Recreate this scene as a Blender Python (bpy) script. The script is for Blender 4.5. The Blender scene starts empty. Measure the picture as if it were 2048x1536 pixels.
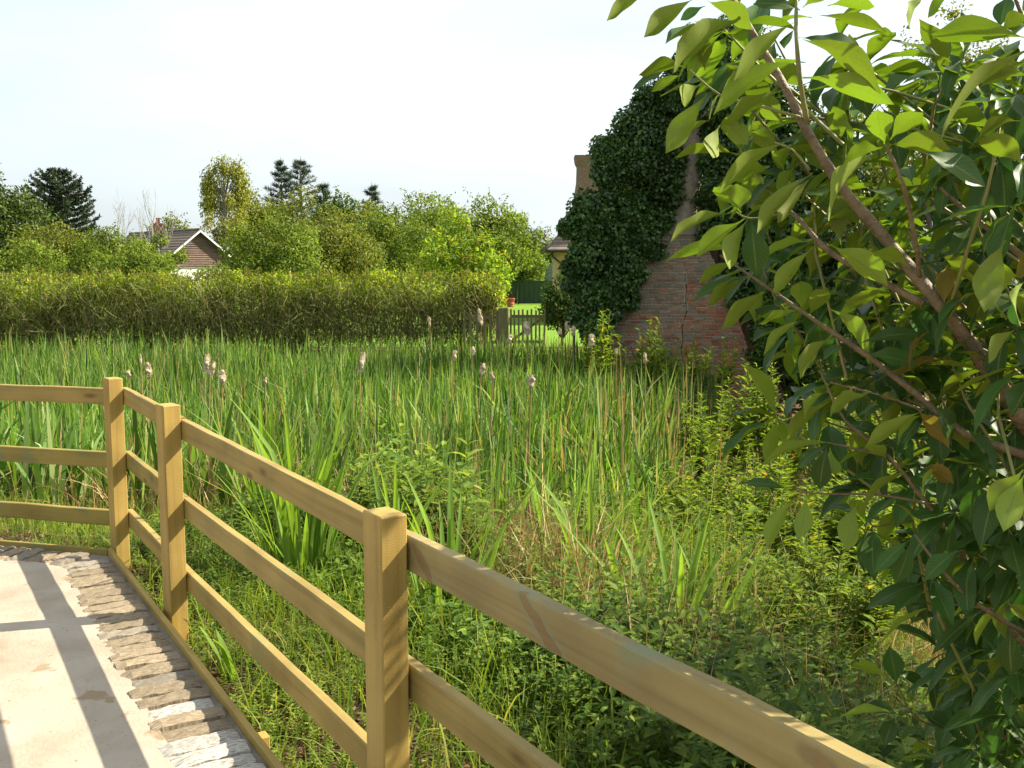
import bpy, math, random
import numpy as np
from mathutils import Vector, Matrix, Quaternion

SC = bpy.context.scene
COL = SC.collection

# ------------------------------------------------------------------ camera, sky, sun, exposure
F = 2000.0                                   # focal length in photo pixels (photo 2048 x 1536)
PITCH = math.atan(228 / F)
EYE = 1.69
cam = bpy.data.cameras.new('camera'); cam.sensor_width = 36; cam.lens = 36 * F / 2048
cam.clip_start = 0.05; cam.clip_end = 5000
camo = bpy.data.objects.new('camera', cam); COL.objects.link(camo)
camo.location = (0, 0, EYE); camo.rotation_euler = (math.pi / 2 - PITCH, 0, 0)
SC.camera = camo

SUN_EL = math.radians(42); SUN_AZ = math.atan2(.97, .245)      # azimuth clockwise from +Y
world = bpy.data.worlds.new('World'); SC.world = world; world.use_nodes = True
wn = world.node_tree; wn.nodes.clear()
sky = wn.nodes.new('ShaderNodeTexSky'); sky.sky_type = 'NISHITA'; sky.sun_disc = False
sky.sun_elevation = SUN_EL; sky.sun_rotation = SUN_AZ; sky.air_density = 1.0; sky.dust_density = 4.0; sky.ozone_density = 1.0
tc = wn.nodes.new('ShaderNodeTexCoord'); mp = wn.nodes.new('ShaderNodeMapping'); mp.inputs['Scale'].default_value = (1, 1, 3.5)
nz = wn.nodes.new('ShaderNodeTexNoise'); nz.inputs['Scale'].default_value = 1.6; nz.inputs['Detail'].default_value = 6
rp = wn.nodes.new('ShaderNodeValToRGB'); rp.color_ramp.elements[0].position = .3; rp.color_ramp.elements[1].position = .72
rp.color_ramp.elements[0].color = (.30, .30, .30, 1); rp.color_ramp.elements[1].color = (.85, .85, .85, 1)
mx = wn.nodes.new('ShaderNodeMix'); mx.data_type = 'RGBA'; mx.inputs['B'].default_value = (6.1, 6.75, 7.1, 1)
bg = wn.nodes.new('ShaderNodeBackground'); bg.inputs['Strength'].default_value = .085
wo = wn.nodes.new('ShaderNodeOutputWorld')
L = wn.links.new
L(tc.outputs['Generated'], mp.inputs['Vector']); L(mp.outputs['Vector'], nz.inputs['Vector']); L(nz.outputs['Fac'], rp.inputs['Fac'])
L(rp.outputs['Color'], mx.inputs['Factor']); L(sky.outputs['Color'], mx.inputs['A']); L(mx.outputs['Result'], bg.inputs['Color'])
L(bg.outputs['Background'], wo.inputs['Surface'])

sun = bpy.data.lights.new('sun', 'SUN'); sun.energy = 5.0; sun.angle = math.radians(.53); sun.color = (1, .92, .75)
suno = bpy.data.objects.new('sun', sun); COL.objects.link(suno)
SDIR = Vector((math.sin(SUN_AZ) * math.cos(SUN_EL), math.cos(SUN_AZ) * math.cos(SUN_EL), math.sin(SUN_EL)))
suno.rotation_euler = SDIR.to_track_quat('Z', 'Y').to_euler(); suno.location = SDIR * 60
vs = SC.view_settings; vs.view_transform = 'Standard'; vs.look = 'None'; vs.exposure = 1.22; vs.gamma = 1; vs.use_curve_mapping = False
SC.cycles.caustics_reflective = False; SC.cycles.caustics_refractive = False; SC.cycles.max_bounces = 5; SC.cycles.transparent_max_bounces = 8; SC.cycles.diffuse_bounces = 3; SC.cycles.transmission_bounces = 4; SC.cycles.glossy_bounces = 2; SC.cycles.use_adaptive_sampling = True; SC.cycles.adaptive_threshold = .025
SC.cycles.use_denoising = True

# ------------------------------------------------------------------ helpers
def ray(px, py):
    u = (px - 1024) / F; v = (768 - py) / F
    return np.array([u, math.cos(PITCH) + v * math.sin(PITCH), -math.sin(PITCH) + v * math.cos(PITCH)])
CAM = np.array([0, 0, EYE])
def W(px, py, D):
    d = ray(px, py); return CAM + d * (D / d[1])
def PPM(D): return F / D                      # photo pixels per metre at depth D

def tag(o, label=None, cat=None, group=None, kind=None):
    if label: o['label'] = label
    if cat: o['category'] = cat
    if group: o['group'] = group
    if kind: o['kind'] = kind
    return o
def empty(name, loc=(0, 0, 0), rz=0):
    o = bpy.data.objects.new(name, None); COL.objects.link(o); o.location = tuple(loc); o.rotation_euler = (0, 0, rz)
    o.empty_display_size = .1; return o
def link(name, me, parent=None, mat=None):
    o = bpy.data.objects.new(name, me); COL.objects.link(o)
    if parent is not None: o.parent = parent
    if mat is not None and len(me.materials) == 0: me.materials.append(mat)
    return o

class MB:
    """collects polygons; local coordinates"""
    def __init__(s): s.v = []; s.f = []; s.n = 0
    def add(s, v, f):
        s.v.extend([tuple(map(float, q)) for q in v]); s.f.extend([tuple(i + s.n for i in q) for q in f]); s.n = len(s.v)
    def box(s, c, d, R=None):
        hx, hy, hz = d[0] / 2, d[1] / 2, d[2] / 2
        pts = [Vector(p) for p in [(-hx,-hy,-hz),(hx,-hy,-hz),(hx,hy,-hz),(-hx,hy,-hz),(-hx,-hy,hz),(hx,-hy,hz),(hx,hy,hz),(-hx,hy,hz)]]
        if R is not None: pts = [R @ p for p in pts]
        s.add([(p.x + c[0], p.y + c[1], p.z + c[2]) for p in pts], [(0,3,2,1),(4,5,6,7),(0,1,5,4),(1,2,6,5),(2,3,7,6),(3,0,4,7)])
    def cbox(s, c, d, ch=.004):
        """box with chamfered edges"""
        import itertools
        h = [q / 2 for q in d]; V = []; idx = {}
        for sx, sy, sz in itertools.product((-1, 1), repeat=3):
            sg = (sx, sy, sz)
            for ax in range(3):
                p = [sg[k] * (h[k] - (ch if k != ax else 0)) for k in range(3)]
                idx[(sg, ax)] = len(V); V.append((p[0] + c[0], p[1] + c[1], p[2] + c[2]))
        Fc = []
        for ax in range(3):
            a, b = [k for k in range(3) if k != ax]
            for sg in (-1, 1):
                q = []
                for (i, j) in ((-1,-1),(1,-1),(1,1),(-1,1)):
                    t = [0,0,0]; t[ax] = sg; t[a] = i; t[b] = j; q.append(idx[(tuple(t), ax)])
                Fc.append(q)
        for ax in range(3):
            a, b = [k for k in range(3) if k != ax]
            for i in (-1, 1):
                for j in (-1, 1):
                    t0 = [0,0,0]; t1 = [0,0,0]; t0[ax] = -1; t1[ax] = 1; t0[a] = t1[a] = i; t0[b] = t1[b] = j
                    Fc.append([idx[(tuple(t0), a)], idx[(tuple(t1), a)], idx[(tuple(t1), b)], idx[(tuple(t0), b)]])
        for sg in itertools.product((-1, 1), repeat=3): Fc.append([idx[(sg, 0)], idx[(sg, 1)], idx[(sg, 2)]])
        s.add(V, Fc)
    def tube(s, pts, rad, n=6, cap=True):
        pts = [Vector(p) for p in pts]; k = len(pts); V = []; Fc = []
        up = Vector((0, 0, 1)); prev = None
        for i, p in enumerate(pts):
            d = (pts[min(i + 1, k - 1)] - pts[max(i - 1, 0)]).normalized()
            if prev is None: a = d.cross(up if abs(d.z) < .95 else Vector((1, 0, 0))).normalized()
            else: a = (prev - d * prev.dot(d)).normalized()
            prev = a; b = d.cross(a); r = rad[i] if hasattr(rad, '__len__') else rad
            for j in range(n):
                t = 2 * math.pi * j / n; V.append(p + (a * math.cos(t) + b * math.sin(t)) * r)
        for i in range(k - 1):
            for j in range(n):
                Fc.append((i * n + j, i * n + (j + 1) % n, (i + 1) * n + (j + 1) % n, (i + 1) * n + j))
        if cap: Fc.append(tuple(range(n))[::-1]); Fc.append(tuple((k - 1) * n + j for j in range(n)))
        s.add(V, Fc)
    def prism(s, poly, y0, y1):
        """polygon in xz extruded along y"""
        n = len(poly)
        s.add([(x, y0, z) for x, z in poly] + [(x, y1, z) for x, z in poly],
              [tuple(range(n)), tuple(range(n, 2 * n))[::-1]] + [(i, i + n, (i + 1) % n + n, (i + 1) % n) for i in range(n)])
    def mesh(s, name, mat=None, smooth=False):
        me = bpy.data.meshes.new(name); me.from_pydata(s.v, [], s.f); me.update()
        import bmesh
        bm = bmesh.new(); bm.from_mesh(me); bmesh.ops.recalc_face_normals(bm, faces=bm.faces); bm.to_mesh(me); bm.free()
        if smooth: me.polygons.foreach_set('use_smooth', [True] * len(me.polygons))
        if mat: me.materials.append(mat)
        return me
    def build(s, name, mat=None, parent=None, smooth=False):
        return link(name, s.mesh(name, mat, smooth), parent)

def np_mesh(name, V, Fc, mat=None, smooth=False, uv=None):
    V = np.asarray(V, np.float32); Fc = np.asarray(Fc, np.int32); k = Fc.shape[1]
    me = bpy.data.meshes.new(name)
    me.vertices.add(len(V)); me.vertices.foreach_set('co', V.ravel())
    me.loops.add(Fc.size); me.loops.foreach_set('vertex_index', Fc.ravel())
    me.polygons.add(len(Fc)); me.polygons.foreach_set('loop_start', np.arange(0, Fc.size, k, dtype=np.int32))
    if smooth: me.polygons.foreach_set('use_smooth', np.ones(len(Fc), bool))
    if uv is not None:
        l = me.uv_layers.new(name='UVMap'); l.data.foreach_set('uv', np.asarray(uv, np.float32)[Fc.ravel()].ravel())
    me.update(calc_edges=True)
    if mat: me.materials.append(mat)
    return me

# leaf templates: (verts, tris)
T_DIAMOND = (np.array([[0,0,0],[.5,.42,.10],[0,1,-.12],[-.5,.42,.10]]), np.array([[0,1,2],[0,2,3]]))
T_OVAL = (np.array([[0,0,0],[.42,.28,.07],[.40,.66,.03],[0,1,-.16],[-.40,.66,.03],[-.42,.28,.07],[0,.5,.0]]),
          np.array([[0,1,6],[1,2,6],[2,3,6],[3,4,6],[4,5,6],[5,0,6]]))
T_SPIKE = (np.array([[-.5,0,0],[.5,0,0],[0,1,0.]]), np.array([[0,1,2]]))
def norm(a): return a / np.maximum(np.linalg.norm(a, axis=-1, keepdims=True), 1e-9)
def scatter(T, P, axis, nrm, length, width):
    """instances of a template: y along axis, z along the normal"""
    y = norm(axis); x = norm(np.cross(y, nrm)); z = np.cross(x, y)
    v, f = T; n = len(P); k = len(v)
    length = np.broadcast_to(length, (n,)); width = np.broadcast_to(width, (n,))
    V = (P[:, None, :] + v[None, :, 0:1] * (x * width[:, None])[:, None, :] + v[None, :, 1:2] * (y * length[:, None])[:, None, :]
         + v[None, :, 2:3] * (z * length[:, None])[:, None, :])
    Fc = f[None] + (np.arange(n) * k)[:, None, None]
    return V.reshape(-1, 3), Fc.reshape(-1, f.shape[1])
def join(parts):
    Vs = []; Fs = []; o = 0
    for V, Fc in parts:
        Vs.append(V); Fs.append(Fc + o); o += len(V)
    return np.concatenate(Vs), np.concatenate(Fs)
def blades(rng, P, H, width, lean, segs=4, twist=1.0, bend=.5, tipw=.15):
    """grass/reed blades: ribbons of quads (as tris) that bend over"""
    n = len(P); az = rng.uniform(0, 2 * math.pi, n); H = np.broadcast_to(H, (n,)); width = np.broadcast_to(width, (n,))
    ln = np.abs(rng.normal(0, lean, n)); bd = rng.uniform(0, 1, n) ** 2 * bend
    face = rng.uniform(0, 2 * math.pi, n) * twist
    d = np.stack([np.cos(az), np.sin(az), np.zeros(n)], 1); wv = np.stack([np.cos(face), np.sin(face), np.zeros(n)], 1)
    rows = []
    for i in range(segs + 1):
        t = i / segs
        hor = ln * t + bd * t ** 2.5
        ctr = P + d * (hor * H)[:, None] + np.array([0, 0, 1]) * ((t - .55 * bd * t ** 3) * H)[:, None]
        w = (width * (1 - t ** 2.2 * (1 - tipw)) * (.75 + .25 * min(1, t * 4)))[:, None] * .5 if i < segs else width[:, None] * .02
        rows.append(ctr - wv * w); rows.append(ctr + wv * w)
    V = np.stack(rows, 1)                                       # n, 2(segs+1), 3
    f = []
    for i in range(segs): a = 2 * i; f += [[a, a + 1, a + 3], [a, a + 3, a + 2]]
    f = np.array(f); Fc = f[None] + (np.arange(n) * 2 * (segs + 1))[:, None, None]
    return V.reshape(-1, 3), Fc.reshape(-1, 3)

def vnoise(x, y, s, seed=0):
    """cheap smooth value noise 0..1"""
    x = np.asarray(x) * s + seed * 17.3; y = np.asarray(y) * s + seed * 7.7
    xi = np.floor(x).astype(np.int64); yi = np.floor(y).astype(np.int64); fx = x - xi; fy = y - yi
    fx = fx * fx * (3 - 2 * fx); fy = fy * fy * (3 - 2 * fy)
    def h(a, b):
        q = (a * 374761393 + b * 668265263 + seed * 974711) & 0xffffffff
        q = ((q ^ (q >> 13)) * 1274126177) & 0xffffffff
        return ((q ^ (q >> 16)) & 0xffff) / 65535.0
    return (h(xi, yi) * (1 - fx) + h(xi + 1, yi) * fx) * (1 - fy) + (h(xi, yi + 1) * (1 - fx) + h(xi + 1, yi + 1) * fx) * fy
def sstep(a, b, x):
    t = np.clip((np.asarray(x, float) - a) / (b - a), 0, 1); return t * t * (3 - 2 * t)

# ------------------------------------------------------------------ materials
def newmat(name):
    m = bpy.data.materials.new(name); m.use_nodes = True; nt = m.node_tree; nt.nodes.clear()
    return m, nt, nt.nodes.new, nt.links.new
def ramp(N, stops, interp='LINEAR'):
    r = N('ShaderNodeValToRGB'); cr = r.color_ramp; cr.interpolation = interp
    while len(cr.elements) < len(stops): cr.elements.new(.5)
    for e, (p, c) in zip(cr.elements, stops): e.position = p; e.color = (*c, 1)
    return r
def leafmat(name, stops, trans=.38, rough=.45, spec=.35, tint=(1.25, 1.2, .45), clump=.7, var=.35):
    m, nt, N, K = newmat(name)
    geo = N('ShaderNodeNewGeometry'); r = ramp(N, stops)
    K(geo.outputs['Random Per Island'], r.inputs['Fac'])
    t = N('ShaderNodeTexCoord'); nz = N('ShaderNodeTexNoise'); nz.inputs['Scale'].default_value = clump; nz.inputs['Detail'].default_value = 2
    K(t.outputs['Object'], nz.inputs['Vector'])
    mr = N('ShaderNodeMapRange'); mr.inputs['From Min'].default_value = .3; mr.inputs['From Max'].default_value = .7
    mr.inputs['To Min'].default_value = 1 - var; mr.inputs['To Max'].default_value = 1 + var
    K(nz.outputs['Fac'], mr.inputs['Value'])
    hs = N('ShaderNodeHueSaturation'); K(r.outputs['Color'], hs.inputs['Color']); K(mr.outputs['Result'], hs.inputs['Value'])
    p = N('ShaderNodeBsdfPrincipled'); p.inputs['Roughness'].default_value = rough; p.inputs['Specular IOR Level'].default_value = spec
    K(hs.outputs['Color'], p.inputs['Base Color'])
    mul = N('ShaderNodeMix'); mul.data_type = 'RGBA'; mul.blend_type = 'MULTIPLY'; mul.inputs['Factor'].default_value = 1
    K(hs.outputs['Color'], mul.inputs['A']); mul.inputs['B'].default_value = (*[c * 1.6 for c in tint], 1)
    tr = N('ShaderNodeBsdfTranslucent'); K(mul.outputs['Result'], tr.inputs['Color'])
    ms = N('ShaderNodeMixShader'); ms.inputs['Fac'].default_value = trans
    K(p.outputs['BSDF'], ms.inputs[1]); K(tr.outputs['BSDF'], ms.inputs[2])
    o = N('ShaderNodeOutputMaterial'); K(ms.outputs['Shader'], o.inputs['Surface']); return m
def noisemat(name, stops, scale=8, detail=8, rough=.8, bump=.3, stretch=(1, 1, 1), coord='Object', spec=.3, rnd=0.0, dist=0.0, bscale=None, specks=None):
    m, nt, N, K = newmat(name)
    t = N('ShaderNodeTexCoord'); mp = N('ShaderNodeMapping'); mp.inputs['Scale'].default_value = stretch
    oi = N('ShaderNodeObjectInfo'); ad = N('ShaderNodeVectorMath'); ad.operation = 'ADD'
    sc = N('ShaderNodeMath'); sc.operation = 'MULTIPLY'; sc.inputs[1].default_value = 37.0; K(oi.outputs['Random'], sc.inputs[0])
    K(t.outputs[coord], ad.inputs[0]); K(sc.outputs['Value'], ad.inputs[1]); K(ad.outputs['Vector'], mp.inputs['Vector'])
    nz = N('ShaderNodeTexNoise'); nz.inputs['Scale'].default_value = scale; nz.inputs['Detail'].default_value = detail
    nz.inputs['Roughness'].default_value = .62; nz.inputs['Distortion'].default_value = dist
    K(mp.outputs['Vector'], nz.inputs['Vector']); r = ramp(N, stops); K(nz.outputs['Fac'], r.inputs['Fac'])
    p = N('ShaderNodeBsdfPrincipled'); p.inputs['Roughness'].default_value = rough; p.inputs['Specular IOR Level'].default_value = spec
    col = r.outputs['Color']
    if rnd:
        hs = N('ShaderNodeHueSaturation'); mr = N('ShaderNodeMapRange'); mr.inputs['To Min'].default_value = 1 - rnd; mr.inputs['To Max'].default_value = 1 + rnd
        K(oi.outputs['Random'], mr.inputs['Value']); K(mr.outputs['Result'], hs.inputs['Value']); K(col, hs.inputs['Color']); col = hs.outputs['Color']
    if specks:
        for sc_, th, cc in specks:
            sn = N('ShaderNodeTexNoise'); sn.inputs['Scale'].default_value = sc_; sn.inputs['Detail'].default_value = 3; K(mp.outputs['Vector'], sn.inputs['Vector'])
            sr = ramp(N, [(th, (0, 0, 0)), (th + .05, (1, 1, 1))]); K(sn.outputs['Fac'], sr.inputs['Fac']); sm = N('ShaderNodeMix'); sm.data_type = 'RGBA'; sm.inputs['B'].default_value = (*cc, 1)
            K(sr.outputs['Color'], sm.inputs['Factor']); K(col, sm.inputs['A']); col = sm.outputs['Result']
    K(col, p.inputs['Base Color'])
    if bump:
        b = N('ShaderNodeBump'); b.inputs['Strength'].default_value = bump; b.inputs['Distance'].default_value = .02
        n2 = N('ShaderNodeTexNoise'); n2.inputs['Scale'].default_value = bscale or scale * 3; n2.inputs['Detail'].default_value = 6
        K(mp.outputs['Vector'], n2.inputs['Vector']); K(n2.outputs['Fac'], b.inputs['Height']); K(b.outputs['Normal'], p.inputs['Normal'])
    o = N('ShaderNodeOutputMaterial'); K(p.outputs['BSDF'], o.inputs['Surface']); return m

def woodmat(name, base, dark, along='X', knots=(), green=None, speck=.0, rough=.62):
    """sawn softwood: grain along a local axis, growth lines, saw marks, optional knots (centre u,v; size; tilt) and green treatment stain"""
    m, nt, N, K = newmat(name)
    t = N('ShaderNodeTexCoord'); oi = N('ShaderNodeObjectInfo')
    sc = N('ShaderNodeMath'); sc.operation = 'MULTIPLY'; sc.inputs[1].default_value = 23.0; K(oi.outputs['Random'], sc.inputs[0])
    ad = N('ShaderNodeVectorMath'); ad.operation = 'ADD'; K(t.outputs['Object'], ad.inputs[0]); K(sc.outputs['Value'], ad.inputs[1])
    mp = N('ShaderNodeMapping'); st = {'X': (.9, 26, 26), 'Z': (26, 26, .9)}[along]; mp.inputs['Scale'].default_value = st
    K(ad.outputs['Vector'], mp.inputs['Vector'])
    nz = N('ShaderNodeTexNoise'); nz.inputs['Scale'].default_value = 1.0; nz.inputs['Detail'].default_value = 7; nz.inputs['Roughness'].default_value = .6; nz.inputs['Distortion'].default_value = .6
    K(mp.outputs['Vector'], nz.inputs['Vector'])
    mid = tuple((a * .6 + b * .4) for a, b in zip(base, dark))
    r = ramp(N, [(.28, dark), (.42, mid), (.55, base), (.75, tuple(min(1, c * 1.12) for c in base))]); K(nz.outputs['Fac'], r.inputs['Fac'])
    # broad blotches
    n2 = N('ShaderNodeTexNoise'); n2.inputs['Scale'].default_value = 3.2; n2.inputs['Detail'].default_value = 4; K(ad.outputs['Vector'], n2.inputs['Vector'])
    mr = N('ShaderNodeMapRange'); mr.inputs['From Min'].default_value = .3; mr.inputs['From Max'].default_value = .7; mr.inputs['To Min'].default_value = .78; mr.inputs['To Max'].default_value = 1.15
    K(n2.outputs['Fac'], mr.inputs['Value'])
    hs = N('ShaderNodeHueSaturation'); K(r.outputs['Color'], hs.inputs['Color']); K(mr.outputs['Result'], hs.inputs['Value'])
    col = hs.outputs['Color']
    # small scattered knots of its own
    vm = N('ShaderNodeMapping'); vm.inputs['Scale'].default_value = {'X': (2.4, 1, 7.0), 'Z': (7.0, 7.0, 1.7)}[along]; K(ad.outputs['Vector'], vm.inputs['Vector'])
    vo = N('ShaderNodeTexVoronoi'); vo.inputs['Scale'].default_value = 1.0; vo.inputs['Randomness'].default_value = 1; K(vm.outputs['Vector'], vo.inputs['Vector'])
    kr = ramp(N, [(.05, (1, 1, 1)), (.10, (.45, .45, .45)), (.16, (0, 0, 0))]); K(vo.outputs['Distance'], kr.inputs['Fac'])
    km = N('ShaderNodeMix'); km.data_type = 'RGBA'; km.inputs['B'].default_value = (dark[0] * .55, dark[1] * .45, dark[2] * .4, 1)
    kf = N('ShaderNodeMath'); kf.operation = 'MULTIPLY'; kf.inputs[1].default_value = .8; K(kr.outputs['Color'], kf.inputs[0])
    K(kf.outputs['Value'], km.inputs['Factor']); K(col, km.inputs['A']); col = km.outputs['Result']
    if green:
        gn = N('ShaderNodeTexNoise'); gn.inputs['Scale'].default_value = green[1]; gn.inputs['Detail'].default_value = 6; K(ad.outputs['Vector'], gn.inputs['Vector'])
        gr = ramp(N, [(green[2], (0, 0, 0)), (green[2] + .1, (1, 1, 1))]); K(gn.outputs['Fac'], gr.inputs['Fac'])
        gf = N('ShaderNodeMath'); gf.operation = 'MULTIPLY'; gf.inputs[1].default_value = green[3]; K(gr.outputs['Color'], gf.inputs[0])
        gm = N('ShaderNodeMix'); gm.data_type = 'RGBA'; gm.inputs['B'].default_value = (*green[0], 1)
        K(gf.outputs['Value'], gm.inputs['Factor']); K(col, gm.inputs['A']); col = gm.outputs['Result']
    if knots:
        sx = N('ShaderNodeSeparateXYZ'); K(t.outputs['Object'], sx.inputs['Vector'])
        dn = N('ShaderNodeTexNoise'); dn.inputs['Scale'].default_value = 22; dn.inputs['Detail'].default_value = 4; K(t.outputs['Object'], dn.inputs['Vector'])
        for (kx, kz, la, lb, ang, rim) in knots:
            def mth(op, a, b):
                q = N('ShaderNodeMath'); q.operation = op
                for i, w in enumerate((a, b)):
                    if isinstance(w, (int, float)): q.inputs[i].default_value = w
                    else: K(w, q.inputs[i])
                return q.outputs['Value']
            dx = mth('SUBTRACT', sx.outputs['X'], kx); dz = mth('SUBTRACT', sx.outputs['Z'], kz)
            ca, sa = math.cos(ang), math.sin(ang)
            u = mth('DIVIDE', mth('ADD', mth('MULTIPLY', dx, ca), mth('MULTIPLY', dz, sa)), la)
            v = mth('DIVIDE', mth('SUBTRACT', mth('MULTIPLY', dz, ca), mth('MULTIPLY', dx, sa)), lb)
            d = mth('SQRT', mth('ADD', mth('MULTIPLY', u, u), mth('MULTIPLY', v, v)), 0)
            d = mth('ADD', d, mth('MULTIPLY', mth('SUBTRACT', dn.outputs['Fac'], .5), 1.5))
            rr = ramp(N, [(.0, (.13, .06, .03)), (.22, (.18, .09, .04)), (.42, (.15, .075, .03)), (.48, rim), (.75, rim), (1.0, base)])
            dd = mth('MULTIPLY', d, .5); K(dd, rr.inputs['Fac'])
            ff = ramp(N, [(.52, (1, 1, 1)), (.85, (0, 0, 0))]); K(dd, ff.inputs['Fac'])
            fm = mth('MULTIPLY', ff.outputs['Color'], .5)
            mm = N('ShaderNodeMix'); mm.data_type = 'RGBA'; K(fm, mm.inputs['Factor']); K(col, mm.inputs['A']); K(rr.outputs['Color'], mm.inputs['B']); col = mm.outputs['Result']
    if speck:                                                    # sawdust specks
        sv = N('ShaderNodeTexNoise'); sv.inputs['Scale'].default_value = 190; sv.inputs['Detail'].default_value = 1; K(ad.outputs['Vector'], sv.inputs['Vector'])
        sr = ramp(N, [(speck, (0, 0, 0)), (speck + .03, (1, 1, 1))]); K(sv.outputs['Fac'], sr.inputs['Fac'])
        sm = N('ShaderNodeMix'); sm.data_type = 'RGBA'; sm.inputs['B'].default_value = (.42, .33, .17, 1); K(sr.outputs['Color'], sm.inputs['Factor']); K(col, sm.inputs['A']); col = sm.outputs['Result']
    p = N('ShaderNodeBsdfPrincipled'); p.inputs['Roughness'].default_value = rough; p.inputs['Specular IOR Level'].default_value = .25
    K(col, p.inputs['Base Color'])
    b = N('ShaderNodeBump'); b.inputs['Strength'].default_value = .35; b.inputs['Distance'].default_value = .004; K(nz.outputs['Fac'], b.inputs['Height'])
    wv = N('ShaderNodeTexWave'); wv.bands_direction = along; wv.inputs['Scale'].default_value = 45; wv.inputs['Distortion'].default_value = 2.0; K(ad.outputs['Vector'], wv.inputs['Vector'])
    b2 = N('ShaderNodeBump'); b2.inputs['Strength'].default_value = .10; b2.inputs['Distance'].default_value = .002; K(wv.outputs['Fac'], b2.inputs['Height']); K(b.outputs['Normal'], b2.inputs['Normal'])
    K(b2.outputs['Normal'], p.inputs['Normal'])
    o = N('ShaderNodeOutputMaterial'); K(p.outputs['BSDF'], o.inputs['Surface']); return m

M = {}
M['wood_x'] = woodmat('sawn_timber_rail', (.325, .232, .068), (.215, .148, .038), 'X', green=((.19, .19, .08), 3.0, .58, .45), speck=.80)
M['wood_z'] = woodmat('sawn_timber_post', (.385, .262, .07), (.275, .175, .042), 'Z', speck=.695)
M['wood_edge'] = woodmat('timber_edging', (.38, .26, .07), (.26, .168, .042), 'X', speck=.76)
M['wood_green'] = woodmat('weathered_timber_rail', (.27, .205, .05), (.185, .138, .032), 'X', green=((.14, .16, .07), 4.5, .52, .55))
M['wood_knot'] = woodmat('knotty_timber_rail', (.30, .23, .088), (.215, .16, .056), 'X', green=((.20, .23, .13), 5.5, .58, .6),
                         knots=[(-1.13, -.004, .075, .019, -.55, (.19, .215, .13)), (-.56, -.004, .10, .020, -.55, (.195, .22, .135)), (.2, .02, .03, .012, 0, (.15, .12, .06))])
M['bark'] = noisemat('bark', [(.3, (.06, .045, .03)), (.6, (.16, .13, .09))], 6, stretch=(3, 3, .6), bump=.6)
M['pale_bark'] = noisemat('pale_bark', [(.3, (.22, .19, .15)), (.7, (.42, .39, .33))], 6, stretch=(2, 2, 1), bump=.3)
M['twig'] = noisemat('twig', [(.3, (.12, .12, .035)), (.7, (.22, .21, .065))], 5, bump=0)
M['shrub_bark'] = noisemat('shrub_bark', [(.3, (.10, .062, .028)), (.5, (.17, .115, .052)), (.75, (.25, .18, .088))], 30, bump=.5, rough=.55, spec=.4)
M['shrub_twig'] = noisemat('shrub_twig', [(.3, (.16, .17, .04)), (.7, (.25, .22, .07))], 25, bump=.2, rough=.5)

# leaf palettes (real base colours)
M['reed'] = leafmat('reed_leaf', [(0, (.028, .066, .012)), (.35, (.065, .135, .02)), (.72, (.125, .215, .04)), (.9, (.25, .34, .13)), (.95, (.19, .18, .06)), (1, (.26, .20, .09))], .38, .6, .25, clump=.25, var=.3)
M['dry'] = leafmat('dry_stem', [(0, (.14, .08, .03)), (.5, (.30, .20, .08)), (1, (.48, .37, .18))], .15, .6, .2, tint=(1, .8, .5))
M['straw'] = leafmat('straw', [(0, (.22, .13, .05)), (.5, (.38, .28, .13)), (1, (.56, .46, .26))], .2, .65, .15, tint=(1, .85, .5))
M['litter'] = leafmat('leaf_litter', [(0, (.04, .025, .012)), (.5, (.12, .07, .035)), (.85, (.22, .14, .07)), (1, (.32, .24, .13))], .1, .7, .15, tint=(1, .8, .5))
M['grass'] = leafmat('grass_blade', [(0, (.07, .13, .016)), (.6, (.15, .22, .026)), (1, (.27, .28, .06))], 0.35, 0.60, 0.15)
M['weed'] = leafmat('weed_leaf', [(0, (.04, .08, .011)), (.6, (.10, .165, .02)), (1, (.19, .24, .036))], 0.32, 0.60, 0.15, clump=.9, var=.4)
M['weed_y'] = leafmat('willowherb_leaf', [(0, (.07, .12, .02)), (.55, (.125, .19, .027)), (.93, (.20, .25, .045)), (.98, (.30, .24, .06)), (1, (.32, .13, .06))], 0.42, 0.60, 0.15, clump=1.2, var=.3)
M['weed_dark'] = leafmat('dark_weed_leaf', [(0, (.04, .08, .012)), (.6, (.085, .15, .02)), (1, (.16, .22, .035))], .32, .6, .15, clump=1.5, var=.4)
M['creeper'] = leafmat('creeper_leaf', [(0, (.03, .065, .014)), (.7, (.075, .13, .025)), (1, (.15, .20, .05))], 0.30, 0.60, 0.30, clump=2, var=.35)
M['hedge_tip'] = leafmat('hedge_tip', [(0, (.10, .15, .02)), (.7, (.18, .20, .03)), (1, (.26, .14, .06))], .35, .6, .15)
M['hedge'] = leafmat('hedge_leaf', [(0, (.075, .125, .015)), (.5, (.175, .245, .03)), (.95, (.27, .315, .045)), (1, (.32, .2, .06))], 0.58, 0.60, 0.15, clump=1.0, var=.5)
M['leaf_mid'] = leafmat('leaf_mid_green', [(0, (0.0711, 0.1097, 0.0144)), (.6, (0.1421, 0.2011, 0.0269)), (1, (0.2369, 0.2865, 0.0449))], 0.28, 0.60, 0.15, clump=.35, var=.28)
M['leaf_olive'] = leafmat('leaf_olive', [(0, (0.0808, 0.1009, 0.0175)), (.6, (0.1500, 0.1781, 0.0280)), (1, (0.2423, 0.2493, 0.0524))], 0.26, 0.60, 0.15, clump=.3, var=.25)
M['leaf_dark'] = leafmat('leaf_dark_green', [(0, (0.0247, 0.0572, 0.0112)), (.6, (0.0618, 0.1145, 0.0187)), (1, (0.1236, 0.1908, 0.0328))], 0.20, 0.60, 0.15, clump=.4, var=.3)
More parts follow.
